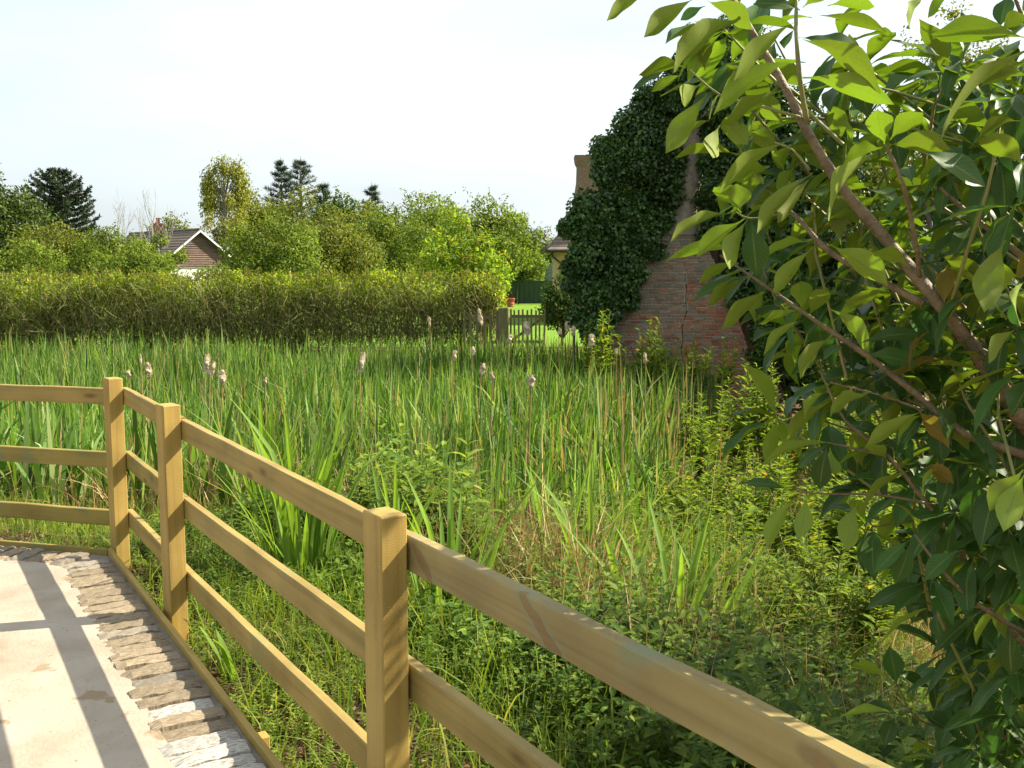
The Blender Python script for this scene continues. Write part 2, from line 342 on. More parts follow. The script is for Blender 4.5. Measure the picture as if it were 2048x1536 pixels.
M['leaf_deep'] = leafmat('leaf_deep_green', [(0, (.025, .05, .012)), (.6, (.06, .095, .018)), (1, (.12, .155, .03))], .20, .6, .15, clump=.4, var=.3)
M['leaf_bright'] = leafmat('leaf_bright_green', [(0, (.08, .15, .018)), (.6, (.17, .26, .03)), (.93, (.26, .32, .05)), (1, (.42, .25, .06))], 0.45, 0.60, 0.15, clump=.5, var=.25)
M['leaf_pale'] = leafmat('leaf_pale_birch', [(0, (0.1133, 0.1399, 0.0257)), (.6, (0.2039, 0.2215, 0.0472)), (1, (0.3172, 0.3032, 0.0772))], 0.40, 0.60, 0.15, clump=.3, var=.22)
M['needle'] = leafmat('pine_needle', [(0, (.02, .04, .02)), (1, (.07, .10, .045))], .12, .5, .3, tint=(1, 1, .6), clump=.5)
M['scale'] = leafmat('monkey_puzzle_scale', [(0, (.012, .03, .013)), (1, (.05, .08, .025))], .08, .35, .5, tint=(1, 1, .5))
M['ivy'] = leafmat('ivy_leaf', [(0, (.025, .06, .016)), (.6, (.055, .115, .026)), (1, (.11, .19, .04))], 0.22, 0.40, 0.35, clump=.8, var=.35)
M['iris'] = leafmat('iris_leaf', [(0, (.08, .16, .022)), (.6, (.15, .25, .04)), (1, (.24, .33, .08))], .38, .65, .2, clump=3, var=.25)
M['apple'] = noisemat('red_fruit', [(.3, (.30, .07, .03)), (.7, (.42, .16, .06))], 4, bump=0, rough=.4)
M['fluff'] = noisemat('cattail_fluff', [(.3, (.52, .38, .22)), (.5, (.70, .57, .38)), (.7, (.80, .70, .54))], 16, bump=.8, rough=1, spec=.05, bscale=60)

M['soil'] = noisemat('soil', [(.25, (.03, .022, .012)), (.48, (.065, .045, .022)), (.58, (.12, .07, .038)), (.66, (.07, .055, .025)), (.78, (.055, .06, .018))], 2.6, bump=.8, rough=1, spec=.1, coord='Object', bscale=14)
M['lawn'] = noisemat('lawn_grass', [(.3, (.10, .19, .02)), (.7, (.17, .28, .03))], .9, bump=.6, rough=.9, spec=.1, bscale=40)
M['concrete'] = noisemat('concrete', [(.22, (.20, .155, .105)), (.40, (.31, .255, .19)), (.55, (.37, .315, .245)), (.8, (.42, .37, .30))], 2.2, detail=12, bump=.25, rough=.9, spec=.2, bscale=70, dist=.4, specks=[(60, .68, (.20, .155, .105)), (150, .70, (.12, .09, .06)), (7, .66, (.27, .20, .125))])
M['mortar'] = noisemat('mortar', [(.3, (.17, .145, .11)), (.7, (.28, .25, .20))], 9, bump=.6, rough=1)
M['mortar_pale'] = noisemat('pale_lime_mortar', [(.3, (.34, .30, .22)), (.7, (.50, .45, .35))], 9, bump=.5, rough=1)
def brickmat(name, a, b, rnd=.25): return noisemat(name, [(.28, a), (.5, tuple((x + y) / 2 for x, y in zip(a, b))), (.72, b)], 14, bump=.5, rough=.9, spec=.2, rnd=rnd)
M['brick_red'] = brickmat('brick_red', (.29, .115, .055), (.38, .17, .09))
M['brick_brown'] = brickmat('brick_brown', (.21, .14, .09), (.31, .215, .14))
M['brick_grey'] = brickmat('brick_grey', (.19, .155, .11), (.29, .24, .175))
M['edge_a'] = noisemat('edging_brick_buff', [(.25, (.10, .075, .047)), (.42, (.22, .17, .11)), (.6, (.30, .245, .17)), (.8, (.40, .355, .28))], 9, bump=.4, rough=.95, spec=.15, rnd=.18, stretch=(1.2, 2.0, 1), bscale=18)
M['edge_b'] = noisemat('edging_brick_grey', [(.25, (.085, .07, .05)), (.42, (.19, .16, .12)), (.62, (.27, .24, .19)), (.8, (.42, .39, .34))], 10, bump=.4, rough=.95, spec=.15, rnd=.2, stretch=(1.2, 2.0, 1), bscale=18)
M['edge_w'] = noisemat('edging_brick_limewashed', [(.3, (.10, .08, .06)), (.4, (.24, .20, .15)), (.5, (.40, .38, .34)), (.8, (.50, .49, .46))], 8, bump=.4, rough=.95, spec=.15, rnd=.12, stretch=(1.2, 2.4, 1), bscale=18)
M['render'] = noisemat('weathered_render', [(.3, (.16, .13, .09)), (.7, (.34, .28, .20))], 6, bump=.8, rough=1)
M['cream'] = noisemat('cream_render', [(.3, (.50, .32, .16)), (.7, (.60, .39, .20))], 3, bump=.15, rough=.9)
M['white'] = noisemat('white_paint', [(.3, (.72, .72, .70)), (.7, (.82, .82, .80))], 3, bump=.05, rough=.6)
M['tile_brown'] = noisemat('brown_tile', [(.3, (.12, .08, .062)), (.7, (.20, .135, .105))], 3, bump=.3, rough=.85, rnd=.12)
M['tile_roof'] = noisemat('roof_tile', [(.3, (.12, .092, .075)), (.7, (.21, .16, .13))], 3, bump=.3, rough=.85, rnd=.15)
M['terracotta'] = noisemat('terracotta', [(.3, (.38, .13, .07)), (.7, (.50, .20, .11))], 5, bump=.1, rough=.8)
M['chimney'] = noisemat('chimney_brick', [(.3, (.26, .12, .07)), (.7, (.40, .22, .14))], 12, bump=.4, rough=.9)
M['old_chimney'] = noisemat('old_chimney_brick', [(.3, (.14, .09, .065)), (.7, (.26, .17, .12))], 12, bump=.4, rough=.9)
M['black'] = noisemat('black_gutter', [(.3, (.015, .015, .015)), (.7, (.03, .03, .03))], 5, bump=0, rough=.5)
M['fence_green'] = noisemat('green_stained_board', [(.3, (.028, .05, .03)), (.7, (.06, .095, .055))], 4, stretch=(6, 6, .7), bump=.2, rough=.9)
M['old_wood'] = noisemat('mossy_old_wood', [(.3, (.12, .11, .045)), (.7, (.24, .21, .10))], 5, stretch=(8, 8, .8), bump=.4, rough=.95)
M['red_pot'] = noisemat('red_pot', [(.3, (.34, .07, .04)), (.7, (.48, .12, .07))], 5, bump=0, rough=.6)
M['green_paint'] = noisemat('green_paint', [(.3, (.03, .32, .13)), (.7, (.05, .42, .18))], 5, bump=0, rough=.4)
M['glass'] = noisemat('dark_glass', [(.3, (.02, .025, .03)), (.7, (.05, .06, .07))], 2, bump=0, rough=.08, spec=.8)
def netmat():
    m, nt, N, K = newmat('grey_net'); p = N('ShaderNodeBsdfDiffuse'); p.inputs['Color'].default_value = (.20, .22, .19, 1)
    t = N('ShaderNodeBsdfTransparent'); s = N('ShaderNodeMixShader'); s.inputs['Fac'].default_value = .62
    K(t.outputs['BSDF'], s.inputs[1]); K(p.outputs['BSDF'], s.inputs[2]); o = N('ShaderNodeOutputMaterial'); K(s.outputs['Shader'], o.inputs['Surface']); return m
M['net'] = netmat()

def shrubleafmat(name, top, under, rough=.45):
    """glossy upper side, paler matt underside, light midrib and faint veins from the leaf's UV"""
    m, nt, N, K = newmat(name)
    geo = N('ShaderNodeNewGeometry'); oi = N('ShaderNodeObjectInfo'); uv = N('ShaderNodeUVMap'); uv.uv_map = 'UVMap'
    sx = N('ShaderNodeSeparateXYZ'); K(uv.outputs['UV'], sx.inputs['Vector'])
    def mth(op, a, b=0.0):
        q = N('ShaderNodeMath'); q.operation = op
        for i, w in enumerate((a, b)):
            if isinstance(w, (int, float)): q.inputs[i].default_value = w
            else: K(w, q.inputs[i])
        return q.outputs['Value']
    rnd = mth('FRACT', mth('ADD', oi.outputs['Random'], geo.outputs['Random Per Island']))
    du = mth('ABSOLUTE', mth('SUBTRACT', sx.outputs['X'], .5))
    rib = mth('LESS_THAN', du, .028)
    vein = mth('MULTIPLY', mth('GREATER_THAN', mth('SINE', mth('MULTIPLY', mth('SUBTRACT', sx.outputs['Y'], mth('MULTIPLY', du, .5)), 75.0)), .86), .22)
    lines = mth('MAXIMUM', mth('MULTIPLY', rib, .75), vein)
    mixc = N('ShaderNodeMix'); mixc.data_type = 'RGBA'; K(geo.outputs['Backfacing'], mixc.inputs['Factor'])
    mixc.inputs['A'].default_value = (*top, 1); mixc.inputs['B'].default_value = (*under, 1)
    nz = N('ShaderNodeTexNoise'); nz.inputs['Scale'].default_value = 25; t = N('ShaderNodeTexCoord'); K(t.outputs['Object'], nz.inputs['Vector'])
    val = mth('ADD', mth('MULTIPLY', rnd, .55), mth('ADD', mth('MULTIPLY', nz.outputs['Fac'], .3), .58))
    hs = N('ShaderNodeHueSaturation'); K(mixc.outputs['Result'], hs.inputs['Color']); K(val, hs.inputs['Value'])
    K(mth('ADD', mth('MULTIPLY', rnd, .02), .49), hs.inputs['Hue'])
    ml = N('ShaderNodeMix'); ml.data_type = 'RGBA'; K(lines, ml.inputs['Factor']); K(hs.outputs['Color'], ml.inputs['A']); ml.inputs['B'].default_value = (.17, .21, .06, 1)
    bn = N('ShaderNodeTexNoise'); bn.inputs['Scale'].default_value = 5.0; bn.inputs['Detail'].default_value = 5; av = N('ShaderNodeVectorMath'); av.operation = 'ADD'
    K(t.outputs['Object'], av.inputs[0]); K(mth('MULTIPLY', rnd, 41.0), av.inputs[1]); K(av.outputs['Vector'], bn.inputs['Vector'])
    bl = N('ShaderNodeMix'); bl.data_type = 'RGBA'; br_ = ramp(N, [(.66, (0, 0, 0)), (.72, (1, 1, 1))]); K(bn.outputs['Fac'], br_.inputs['Fac']); K(mth('MULTIPLY', br_.outputs['Color'], .6), bl.inputs['Factor'])
    K(ml.outputs['Result'], bl.inputs['A']); bl.inputs['B'].default_value = (.12, .085, .03, 1); ml = bl
    p = N('ShaderNodeBsdfPrincipled'); K(ml.outputs['Result'], p.inputs['Base Color']); p.inputs['Specular IOR Level'].default_value = .2
    K(mth('ADD', mth('MULTIPLY', geo.outputs['Backfacing'], .2), rough), p.inputs['Roughness'])
    tr = N('ShaderNodeBsdfTranslucent')
    mt = N('ShaderNodeMix'); mt.data_type = 'RGBA'; mt.blend_type = 'MULTIPLY'; mt.inputs['Factor'].default_value = 1; K(hs.outputs['Color'], mt.inputs['A']); mt.inputs['B'].default_value = (1.15, 1.5, .38, 1)
    K(mt.outputs['Result'], tr.inputs['Color'])
    ms = N('ShaderNodeMixShader'); ms.inputs['Fac'].default_value = .27; K(p.outputs['BSDF'], ms.inputs[1]); K(tr.outputs['BSDF'], ms.inputs[2])
    o = N('ShaderNodeOutputMaterial'); K(ms.outputs['Shader'], o.inputs['Surface']); return m
M['sleaf'] = shrubleafmat('shrub_leaf', (.05, .105, .018), (.20, .25, .034))
M['sleaf_y'] = shrubleafmat('shrub_leaf_yellowed', (.20, .12, .02), (.24, .16, .03))

# ------------------------------------------------------------------ setting: terrain
KC = np.array([-2.405, 5.867])                      # outer corner of the terrace
DM = np.array([.524, -.852]); NM = np.array([.852, .524])      # long edge, towards the camera's right; outward normal
DB = np.array([-.967, .256]); NB = np.array([.256, .967])      # back edge
def udist(x, y):
    return np.maximum((x - KC[0]) * NM[0] + (y - KC[1]) * NM[1], (x - KC[0]) * NB[0] + (y - KC[1]) * NB[1])
def gz(x, y):
    x = np.asarray(x, float); y = np.asarray(y, float); u = udist(x, y)
    z = -.17 - 1.46 * sstep(.25, 6.3, u)
    far = sstep(24.6, 26.9, y); side = sstep(8.5, 13, x)
    side = side * sstep(9, 16, y); z = z * (1 - np.maximum(far, side)) + (-.56) * np.maximum(far, side)
    z = np.where(u < 0, -.17, z)
    near = (1 - far) * sstep(.1, 1, u)
    return z + near * (vnoise(x, y, .9, 3) - .5) * .16 + near * (vnoise(x, y, 3.1, 5) - .5) * .05
def axis(lo, hi, a, b, fine, grow):
    c = list(np.arange(a, b + 1e-6, fine)); s = fine; q = b
    while q < hi: s *= grow; q += s; c.append(q)
    s = fine; q = a
    while q > lo: s *= grow; q -= s; c.insert(0, q)
    return np.array(c)
gx = axis(-1500, 1500, -16, 14, .25, 1.25); gy = axis(-1500, 2500, -2, 30, .25, 1.25)
X, Y = np.meshgrid(gx, gy); Z = gz(X, Y); Z = np.where(Y > 400, -.56 + (Y - 400) * .006, Z)
nx, ny = len(gx), len(gy); ii = (np.arange(ny - 1)[:, None] * nx + np.arange(nx - 1)[None]).ravel()
gme = np_mesh('ground', np.stack([X, Y, Z], -1).reshape(-1, 3), np.stack([ii, ii + 1, ii + nx + 1, ii + nx], 1), M['soil'], smooth=True)
tag(link('ground', gme), kind='structure')
lm = MB(); lm.add([(-45, 29.2, -.545), (30, 29.2, -.545), (30, 95, -.545), (-45, 95, -.545)], [(0, 1, 2, 3)])
tag(lm.build('lawn', M['lawn']), kind='structure')

# ------------------------------------------------------------------ terrace with brick edging
def P2(o, a, b, ta, tb): return o + a * ta + b * tb
BR = .255                                            # depth of the brick course
inner = KC - NM * (BR + .03)                         # lines of the slab edge
# intersection of both inner lines
A = np.array([NM, NB]); cin = np.linalg.solve(A, np.array([NM @ KC - BR - .03, NB @ KC - BR - .03]))
slab = MB()
pts = [cin, cin + DM * 9.5, cin + DM * 9.5 + DB * 9, cin + DB * 6.5]
n4 = len(pts)
slab.add([(p[0], p[1], .0) for p in pts] + [(p[0], p[1], -.4) for p in pts], [(0, 1, 2, 3)[::-1], (4, 5, 6, 7)] + [(i, (i + 1) % n4, (i + 1) % n4 + n4, i + n4) for i in range(n4)])
terrace = slab.build('terrace', M['concrete']); tag(terrace, kind='structure')
# mortar bed under the bricks (slightly lower than the brick tops)
bed = MB(); kc3 = np.linalg.solve(A, np.array([NM @ KC - .026, NB @ KC - .026]))
for q0, q1, q2, q3 in ((cin + DM * .0, cin + DM * 9.5, kc3 + DM * 9.5, kc3), (cin, kc3, kc3 + DB * 6.5, cin + DB * 6.5)):
    q = [q0, q1, q2, q3]
    bed.add([(p[0], p[1], -.012) for p in q] + [(p[0], p[1], -.4) for p in q], [(0, 1, 2, 3), (4, 7, 6, 5)] + [(i, (i + 1) % 4, (i + 1) % 4 + 4, i + 4) for i in range(4)])
bed.build('mortar_bed', M['mortar'], terrace)
rnd = random.Random(4)
def edge_brick_mesh(i, mat):
    r = random.Random(100 + i); m = MB(); nu, nv = 7, 4; V = []; Fc = []
    for a in range(nu + 1):                           # uneven worn top
        for b in range(nv + 1):
            ed = (a in (0, nu)) + (b in (0, nv))
            V.append((-.5 + a / nu + (r.uniform(-.006, .006)), -.5 + b / nv + r.uniform(-.014, .014), (.0 if ed == 0 else -.007 - .006 * (ed == 2)) + r.uniform(-.006, .003)))
    for a in range(nu):
        for b in range(nv): k = a * (nv + 1) + b; Fc.append((k, k + nv + 1, k + nv + 2, k + 1))
    rim = [a * (nv + 1) for a in range(nu + 1)] + [nu * (nv + 1) + b for b in range(1, nv + 1)] + [a * (nv + 1) + nv for a in range(nu - 1, -1, -1)] + [b for b in range(nv - 1, 0, -1)]
    o = len(V)
    for k in rim: V.append((V[k][0], V[k][1], -.065))
    for j in range(len(rim)): j2 = (j + 1) % len(rim); Fc.append((rim[j], rim[j2], o + j2, o + j))
    m.add(V, Fc); return m.mesh('brick', mat)
EB = {k: [edge_brick_mesh(j + 11 * q, M[k]) for j in range(4)] for q, k in enumerate(('edge_a', 'edge_b', 'edge_w'))}
def lay(origin, d, nrm, t0, t1, whites):
    t = t0
    while t < t1:
        w = rnd.choice((.078, .104, .108, .112, .118, .122)); c = origin + d * (t + w / 2) - nrm * (.028 + BR / 2 + rnd.uniform(-.006, .006))
        k = 'edge_w' if (whites and whites[0] < t < whites[1] and rnd.random() < .75) else rnd.choice(('edge_a', 'edge_a', 'edge_b'))
        o = link('brick', rnd.choice(EB[k]), terrace)
        o.location = (c[0], c[1], rnd.uniform(.003, .014)); o.scale = (BR * rnd.uniform(1.0, 1.07), w - .012, 1)
        o.rotation_euler = (rnd.uniform(-.04, .04), rnd.uniform(-.02, .02), math.atan2(nrm[1], nrm[0]) + rnd.uniform(-.015, .015) + (math.pi if rnd.random() < .5 else 0))
        t += w
lay(kc3, DM, NM, .10, 4.4, (2.15, 3.1))
lay(kc3, DB, NB, .10, 2.2, None)
# timber edging boards
def board(name, a, b, z0, z1, th, mat, parent, ch=.003):
    """board from a to b (xy), inner face on the line, th outward to its left"""
    d = np.array(b) - np.array(a); Ln = np.linalg.norm(d); m = MB(); m.cbox((0, 0, 0), (Ln, th, z1 - z0), ch)
    o = m.build(name, mat, parent); c = (np.array(a) + np.array(b)) / 2
    o.location = (c[0], c[1], (z0 + z1) / 2); o.rotation_euler = (0, 0, math.atan2(d[1], d[0])); return o
board('edging_board', KC - NM * .013 - DM * .005, KC - NM * .013 + DM * 9.4, -.26, .028, .026, M['wood_edge'], terrace)
board('edging_board', KC - NB * .013 + DB * .02, KC - NB * .013 + DB * 6.4, -.26, .024, .022, M['wood_green'], terrace)
pg = MB(); pg.cbox((0, 0, 0), (.055, .05, .36), .004)
peg = pg.build('edging_peg', M['wood_z'], terrace); pk = KC + DM * 2.78 + NM * .028
peg.location = (pk[0], pk[1], -.19); peg.rotation_euler = (0, 0, math.atan2(DM[1], DM[0]))

# ------------------------------------------------------------------ timber post and rail fence round the terrace
fence = empty('timber_fence', (KC[0], KC[1], 0)); tag(fence, 'new timber post and three rail fence along the terrace edge', 'fence')
FO = np.array([fence.location.x, fence.location.y])
def fpost(c, ang, top, w=.085, l=.105):
    m = MB(); V0 = -.75
    m.cbox((0, 0, (top + V0) / 2), (l, w, top - V0), .004)
    o = m.build('post', M['wood_z'], fence); o.location = (c[0] - FO[0], c[1] - FO[1], 0); o.rotation_euler = (0, 0, ang); return o
def frail(a, b, za, zb, h=.098, th=.038, mat='wood_x'):
    d = np.array(b) - np.array(a); Ln = math.hypot(np.linalg.norm(d), zb - za); m = MB()
    rr = random.Random(int(Ln * 1000 + za * 77)); n = 10; V = []; Fc = []     # wavy sawn edges
    for i in range(n + 1):
        x = -Ln / 2 + Ln * i / n; wz = rr.uniform(-.0025, .0025)
        for (yy, zz) in ((-th / 2 + .003, -h / 2), (th / 2 - .003, -h / 2), (th / 2, -h / 2 + .003), (th / 2, h / 2 - .004), (th / 2 - .004, h / 2), (-th / 2 + .004, h / 2), (-th / 2, h / 2 - .004), (-th / 2, -h / 2 + .003)):
            V.append((x, yy, zz + wz))
    for i in range(n):
        for j in range(8): Fc.append((i * 8 + j, i * 8 + (j + 1) % 8, (i + 1) * 8 + (j + 1) % 8, (i + 1) * 8 + j))
    Fc.append(tuple(range(8))); Fc.append(tuple(n * 8 + j for j in range(8))[::-1]); m.add(V, Fc)
    o = m.build('rail', M[mat], fence); c = (np.array(a) + np.array(b)) / 2
    o.location = (c[0] - FO[0], c[1] - FO[1], (za + zb) / 2); o.rotation_euler = (0, -math.atan2(zb - za, np.linalg.norm(d)), math.atan2(d[1], d[0])); return o
PA = np.array([-2.405, 5.985]); PB = np.array([-1.664, 4.79]); PC = np.array([-.345, 2.65])
dm = (PC - PB) / np.linalg.norm(PC - PB); nm = np.array([-dm[1], dm[0]]); am = math.atan2(dm[1], dm[0])
PD = PC + dm * 2.5; PE = PA + DB * 2.4
fpost(PA, am + .13, 1.045); fpost(PB, am + .13, 1.045); fpost(PC, am + .04, 1.04, .08, .11); fpost(PD, am, 1.05); fpost(PE, math.atan2(DB[1], DB[0]), 1.05)
off = nm * (.0425 + .019 + .008)
hs_ = {'t': (.922, .925, .94), 'm': (.53, .56, .575), 'b': (.165, .205, .215)}
for k, (z2, z1, z0) in hs_.items():
    ea = PB + off; eb = PC + off
    frail(PA + off - dm * .03, ea - dm * .002, z2 + .012, z2 + .002, mat='wood_x' if k != 'm' else 'wood_green')
    frail(ea + dm * .002, eb - dm * .002, z2, z1)
    frail(eb + dm * .002, PD + off, z1, z0, mat='wood_knot' if k == 't' else 'wood_x')
    c = PA + NB * .06 - DB * .02
    frail(c, PE + NB * .06, z2 + .0, z2 + .012, mat='wood_x' if k == 't' else 'wood_green')

# ------------------------------------------------------------------ foliage builders
def sph(rng, n):
    v = rng.normal(size=(n, 3)); return norm(v)
def lobe_leaves(rng, lobes, n, size, asp=.55, T=T_DIAMOND, shell=.35, droop=.25, up=.5, sv=.35, rag=.12):
    """leaves spread through the outer shell of overlapping lobes: lobes = array (cx,cy,cz,rx,ry,rz)"""
    lobes = np.asarray(lobes, float); w = (lobes[:, 3] * lobes[:, 5]); w = w / w.sum()
    k = rng.choice(len(lobes), n, p=w); d = sph(rng, n); Lb = lobes[k]
    r = 1 - shell * rng.uniform(0, 1, n) ** 1.3 + rag * np.abs(rng.normal(0, 1, n)) * (rng.uniform(0, 1, n) < .3)
    P = Lb[:, :3] + d * Lb[:, 3:6] * r[:, None]
    ax = norm(d * .5 + sph(rng, n) * .9 + np.array([0, 0, -droop])); nr = norm(d * .7 + sph(rng, n) * .7 + np.array([0, 0, up]))
    ln = size * rng.uniform(1 - sv, 1 + sv, n)
    return scatter(T, P, ax, nr, ln, ln * asp)
def crown_lobes(rng, c, rx, ry, rz, nl, lr, flat=.85, inner=.62):
    d = sph(rng, nl); rad = rng.uniform(.25, 1, nl) ** .5 * inner
    q = np.asarray(c) + d * np.array([rx, ry, rz]) * rad[:, None]
    R = lr * rng.uniform(.6, 1.25, nl)
    return np.concatenate([q, np.stack([R, R, R * flat], 1)], 1)
def branchy(m, rng, base, tops, r0, n=6, split=.35):
    """trunk and limbs reaching towards given points"""
    base = np.asarray(base, float); tops = np.asarray(tops, float); ctr = tops.mean(0)
    fork = base + (ctr - base) * np.array([.25, .25, split])
    m.tube([base, base * .5 + fork * .5 + rng.normal(0, r0 * .4, 3) * [1, 1, 0], fork], [r0 * 1.15, r0, r0 * .8], n)
    for t in tops:
        mid = fork * .5 + t * .5 + rng.normal(0, .12, 3) * np.linalg.norm(t - fork) * .5
        m.tube([fork, mid, t], [r0 * .55, r0 * .33, r0 * .08], 4, cap=False)

def tree(name, label, px, top, wpx, D, mat, seed, n=9000, size=.2, nl=16, bark='bark', group='trees beyond the hedge', cat='tree', base_z=-.56, low=.12, asp=.55, shell=.45, depth=1.0, tipup=.0, flat=.85, lr=.42, rag=.12):
    rng = np.random.default_rng(seed); b = W(px, 540, D); b[2] = base_z; H = W(px, top, D)[2] - base_z; rw = wpx / PPM(D) / 2
    root = empty(name, b); tag(root, label, cat, group)
    c = np.array([0, 0, H * (low + (1 - low) / 2)]); rz = H * (1 - low) / 2
    lb = crown_lobes(rng, c, rw, rw * depth, rz, nl, min(rw, rz) * lr, flat, 1 - lr * .8)
    if tipup: lb[:, 2] += tipup * (rng.uniform(-1, 1, nl))
    # some lobes pinned at the top and the sides so the crown keeps its outline
    R = min(rw, rz) * lr * .8
    pins = [(0, 0, H - R * flat), (-rw + R, 0, c[2] - rz * .1), (rw - R, 0, c[2] - rz * .15), (-rw * .55, 0, c[2] + rz * .55), (rw * .55, 0, c[2] + rz * .5)]
    lb = np.concatenate([lb, np.array([(x, y + rng.uniform(-.3, .3) * rw, z, R, R, R * flat) for x, y, z in pins])])
    V, Fc = lobe_leaves(rng, lb, n, size, asp, shell=shell, rag=rag)
    ns = int(n / 110); kk = rng.integers(0, len(lb), ns); d0 = sph(rng, ns); d0[:, 2] = np.abs(d0[:, 2]) * .8; p0 = lb[kk, :3] + d0 * lb[kk, 3:6] * .85; sl = rng.uniform(.35, 1.0, ns) * min(rw, rz) * .36
    tt = rng.uniform(0, 1, (ns, 14)); pp = (p0[:, None] + (norm(d0 + [0, 0, .5]) * sl[:, None])[:, None] * tt[..., None]).reshape(-1, 3) + rng.normal(0, size * .35, (ns * 14, 3)); ln = size * rng.uniform(.6, 1.1, len(pp))
    V, Fc = join([(V, Fc), scatter(T_DIAMOND, pp, sph(rng, len(pp)) + [0, 0, .3], sph(rng, len(pp)) + [0, 0, .5], ln, ln * asp)])
    m = MB(); branchy(m, rng, (0, 0, -.2), lb[rng.choice(len(lb), min(9, len(lb)), replace=False), :3], max(.05, H * .018))
    m.build('trunk', M[bark], root)
    link('crown', np_mesh('crown', V, Fc, M[mat]), root); return root

# ------------------------------------------------------------------ trees, shrubs and buildings beyond the hedge
tree('broadleaf_tree', 'large dark leafy tree at the left edge beyond the hedge', -12, 335, 220, 52, 'leaf_deep', 1, n=15000, size=.19, nl=30, lr=.34)
tree('bushy_tree', 'olive shrubby tree below the monkey puzzle tree', 120, 440, 210, 47, 'leaf_olive', 2, n=11000, size=.15, nl=26, low=.0, lr=.36)
tree('bushy_tree', 'rounded green shrub left of the bungalow roof', 225, 452, 230, 45, 'leaf_mid', 3, n=13000, size=.14, nl=30, low=.0, lr=.34)
apple = tree('apple_tree', 'low apple tree with reddish fruit in front of the bungalow', 268, 486, 220, 40, 'leaf_mid', 4, n=11000, size=.12, nl=22, low=.0, lr=.36)
rng = np.random.default_rng(44)
for k in range(46):
    d = sph(rng, 1)[0]; d[1] = -abs(d[1]); c = np.array([d[0] * 2.0, d[1] * 1.9, 1.35 + d[2] * .95]); s = .07
    fr = MB(); fr.tube([(0, 0, -s), (0, 0, -s * .5), (0, 0, s * .5), (0, 0, s)], [s * .5, s, s, s * .4], 6)
    if k == 0: fme = fr.mesh('fruit', M['apple'], True)
    o = link('fruit', fme, apple); o.location = tuple(c)
tree('bushy_tree', 'leafy shrub covering the left half of the bungalow roof', 325, 468, 110, 43, 'leaf_mid', 94, n=6500, size=.13, nl=20, low=.0, lr=.34)
tree('bushy_tree', 'leafy shrub at the far left above the hedge', 40, 478, 240, 42, 'leaf_mid', 5, n=11000, size=.13, nl=24, low=.0, lr=.36)
tree('bushy_tree', 'green shrub right of the bungalow gable', 548, 418, 210, 47, 'leaf_mid', 6, n=15000, size=.15, nl=34, low=.0, lr=.32)
tree('bushy_tree', 'round willow-like olive tree in front of the pines', 608, 372, 190, 66, 'leaf_olive', 7, n=13000, size=.2, nl=26, low=.0, lr=.36)
tree('bushy_tree', 'brownish olive shrub between the two bright shrubs', 660, 430, 200, 54, 'leaf_olive', 8, n=12000, size=.17, nl=28, low=.0, lr=.34)
tree('broadleaf_tree', 'olive tree joining the birch and the round willow', 500, 372, 170, 80, 'leaf_olive', 19, n=11000, size=.23, nl=26, low=.0, lr=.34)
tree('broadleaf_tree', 'dark tree between the pine pair and the single pine', 692, 388, 180, 88, 'leaf_dark', 9, n=11000, size=.26, nl=26, low=.0, lr=.34)
tree('bushy_tree', 'wide green tree in the middle of the garden trees', 770, 425, 250, 58, 'leaf_mid', 10, n=16000, size=.18, nl=34, low=.0, lr=.32)
tree('broadleaf_tree', 'tall rounded tree right of the single pine', 835, 380, 220, 76, 'leaf_mid', 11, n=14000, size=.23, nl=32, low=.0, lr=.32)
tree('broadleaf_tree', 'big domed tree behind the bright walnut', 968, 388, 205, 64, 'leaf_mid', 12, n=16000, size=.2, nl=34, low=.0, lr=.32)
tree('walnut_tree', 'bright yellow-green walnut tree just behind the hedge end', 925, 428, 185, 36, 'leaf_bright', 13, n=4600, size=.2, nl=30, low=.05, asp=.42, shell=.8, rag=.25, lr=.3)
tree('broadleaf_tree', 'full green tree filling the gap left of the domed tree', 890, 396, 180, 80, 'leaf_mid', 91, n=11000, size=.23, nl=28, low=.0, lr=.32)
tree('broadleaf_tree', 'lower round tree at the right end of the tree line', 1040, 428, 110, 74, 'leaf_mid', 92, n=8000, size=.22, nl=20, low=.0, lr=.34)
tree('broadleaf_tree', 'olive tree below the single pine', 735, 402, 170, 78, 'leaf_olive', 93, n=10000, size=.23, nl=26, low=.0, lr=.34)
tree('bushy_tree', 'small bright shrub beside the dark garden fence', 990, 512, 60, 57, 'leaf_bright', 14, n=2600, size=.18, nl=10, low=.0)
tree('willow_tree', 'thin grey-green willow left of the old cottage', 1085, 452, 110, 84, 'leaf_olive', 15, n=5500, size=.22, nl=18, low=.0, shell=.8)
tree('bushy_tree', 'dark shrub behind the green trampoline frame', 1050, 490, 130, 90, 'leaf_mid', 16, n=7000, size=.25, nl=16, low=.0)
tree('broadleaf_tree', 'hazy tree behind the bungalow chimney', 345, 428, 120, 92, 'leaf_olive', 17, n=5000, size=.26, nl=16, shell=.9, lr=.32)
tree('bushy_tree', 'low green shrub hiding the bungalow wall', 440, 527, 110, 44, 'leaf_mid', 18, n=5000, size=.13, nl=14, low=.0)

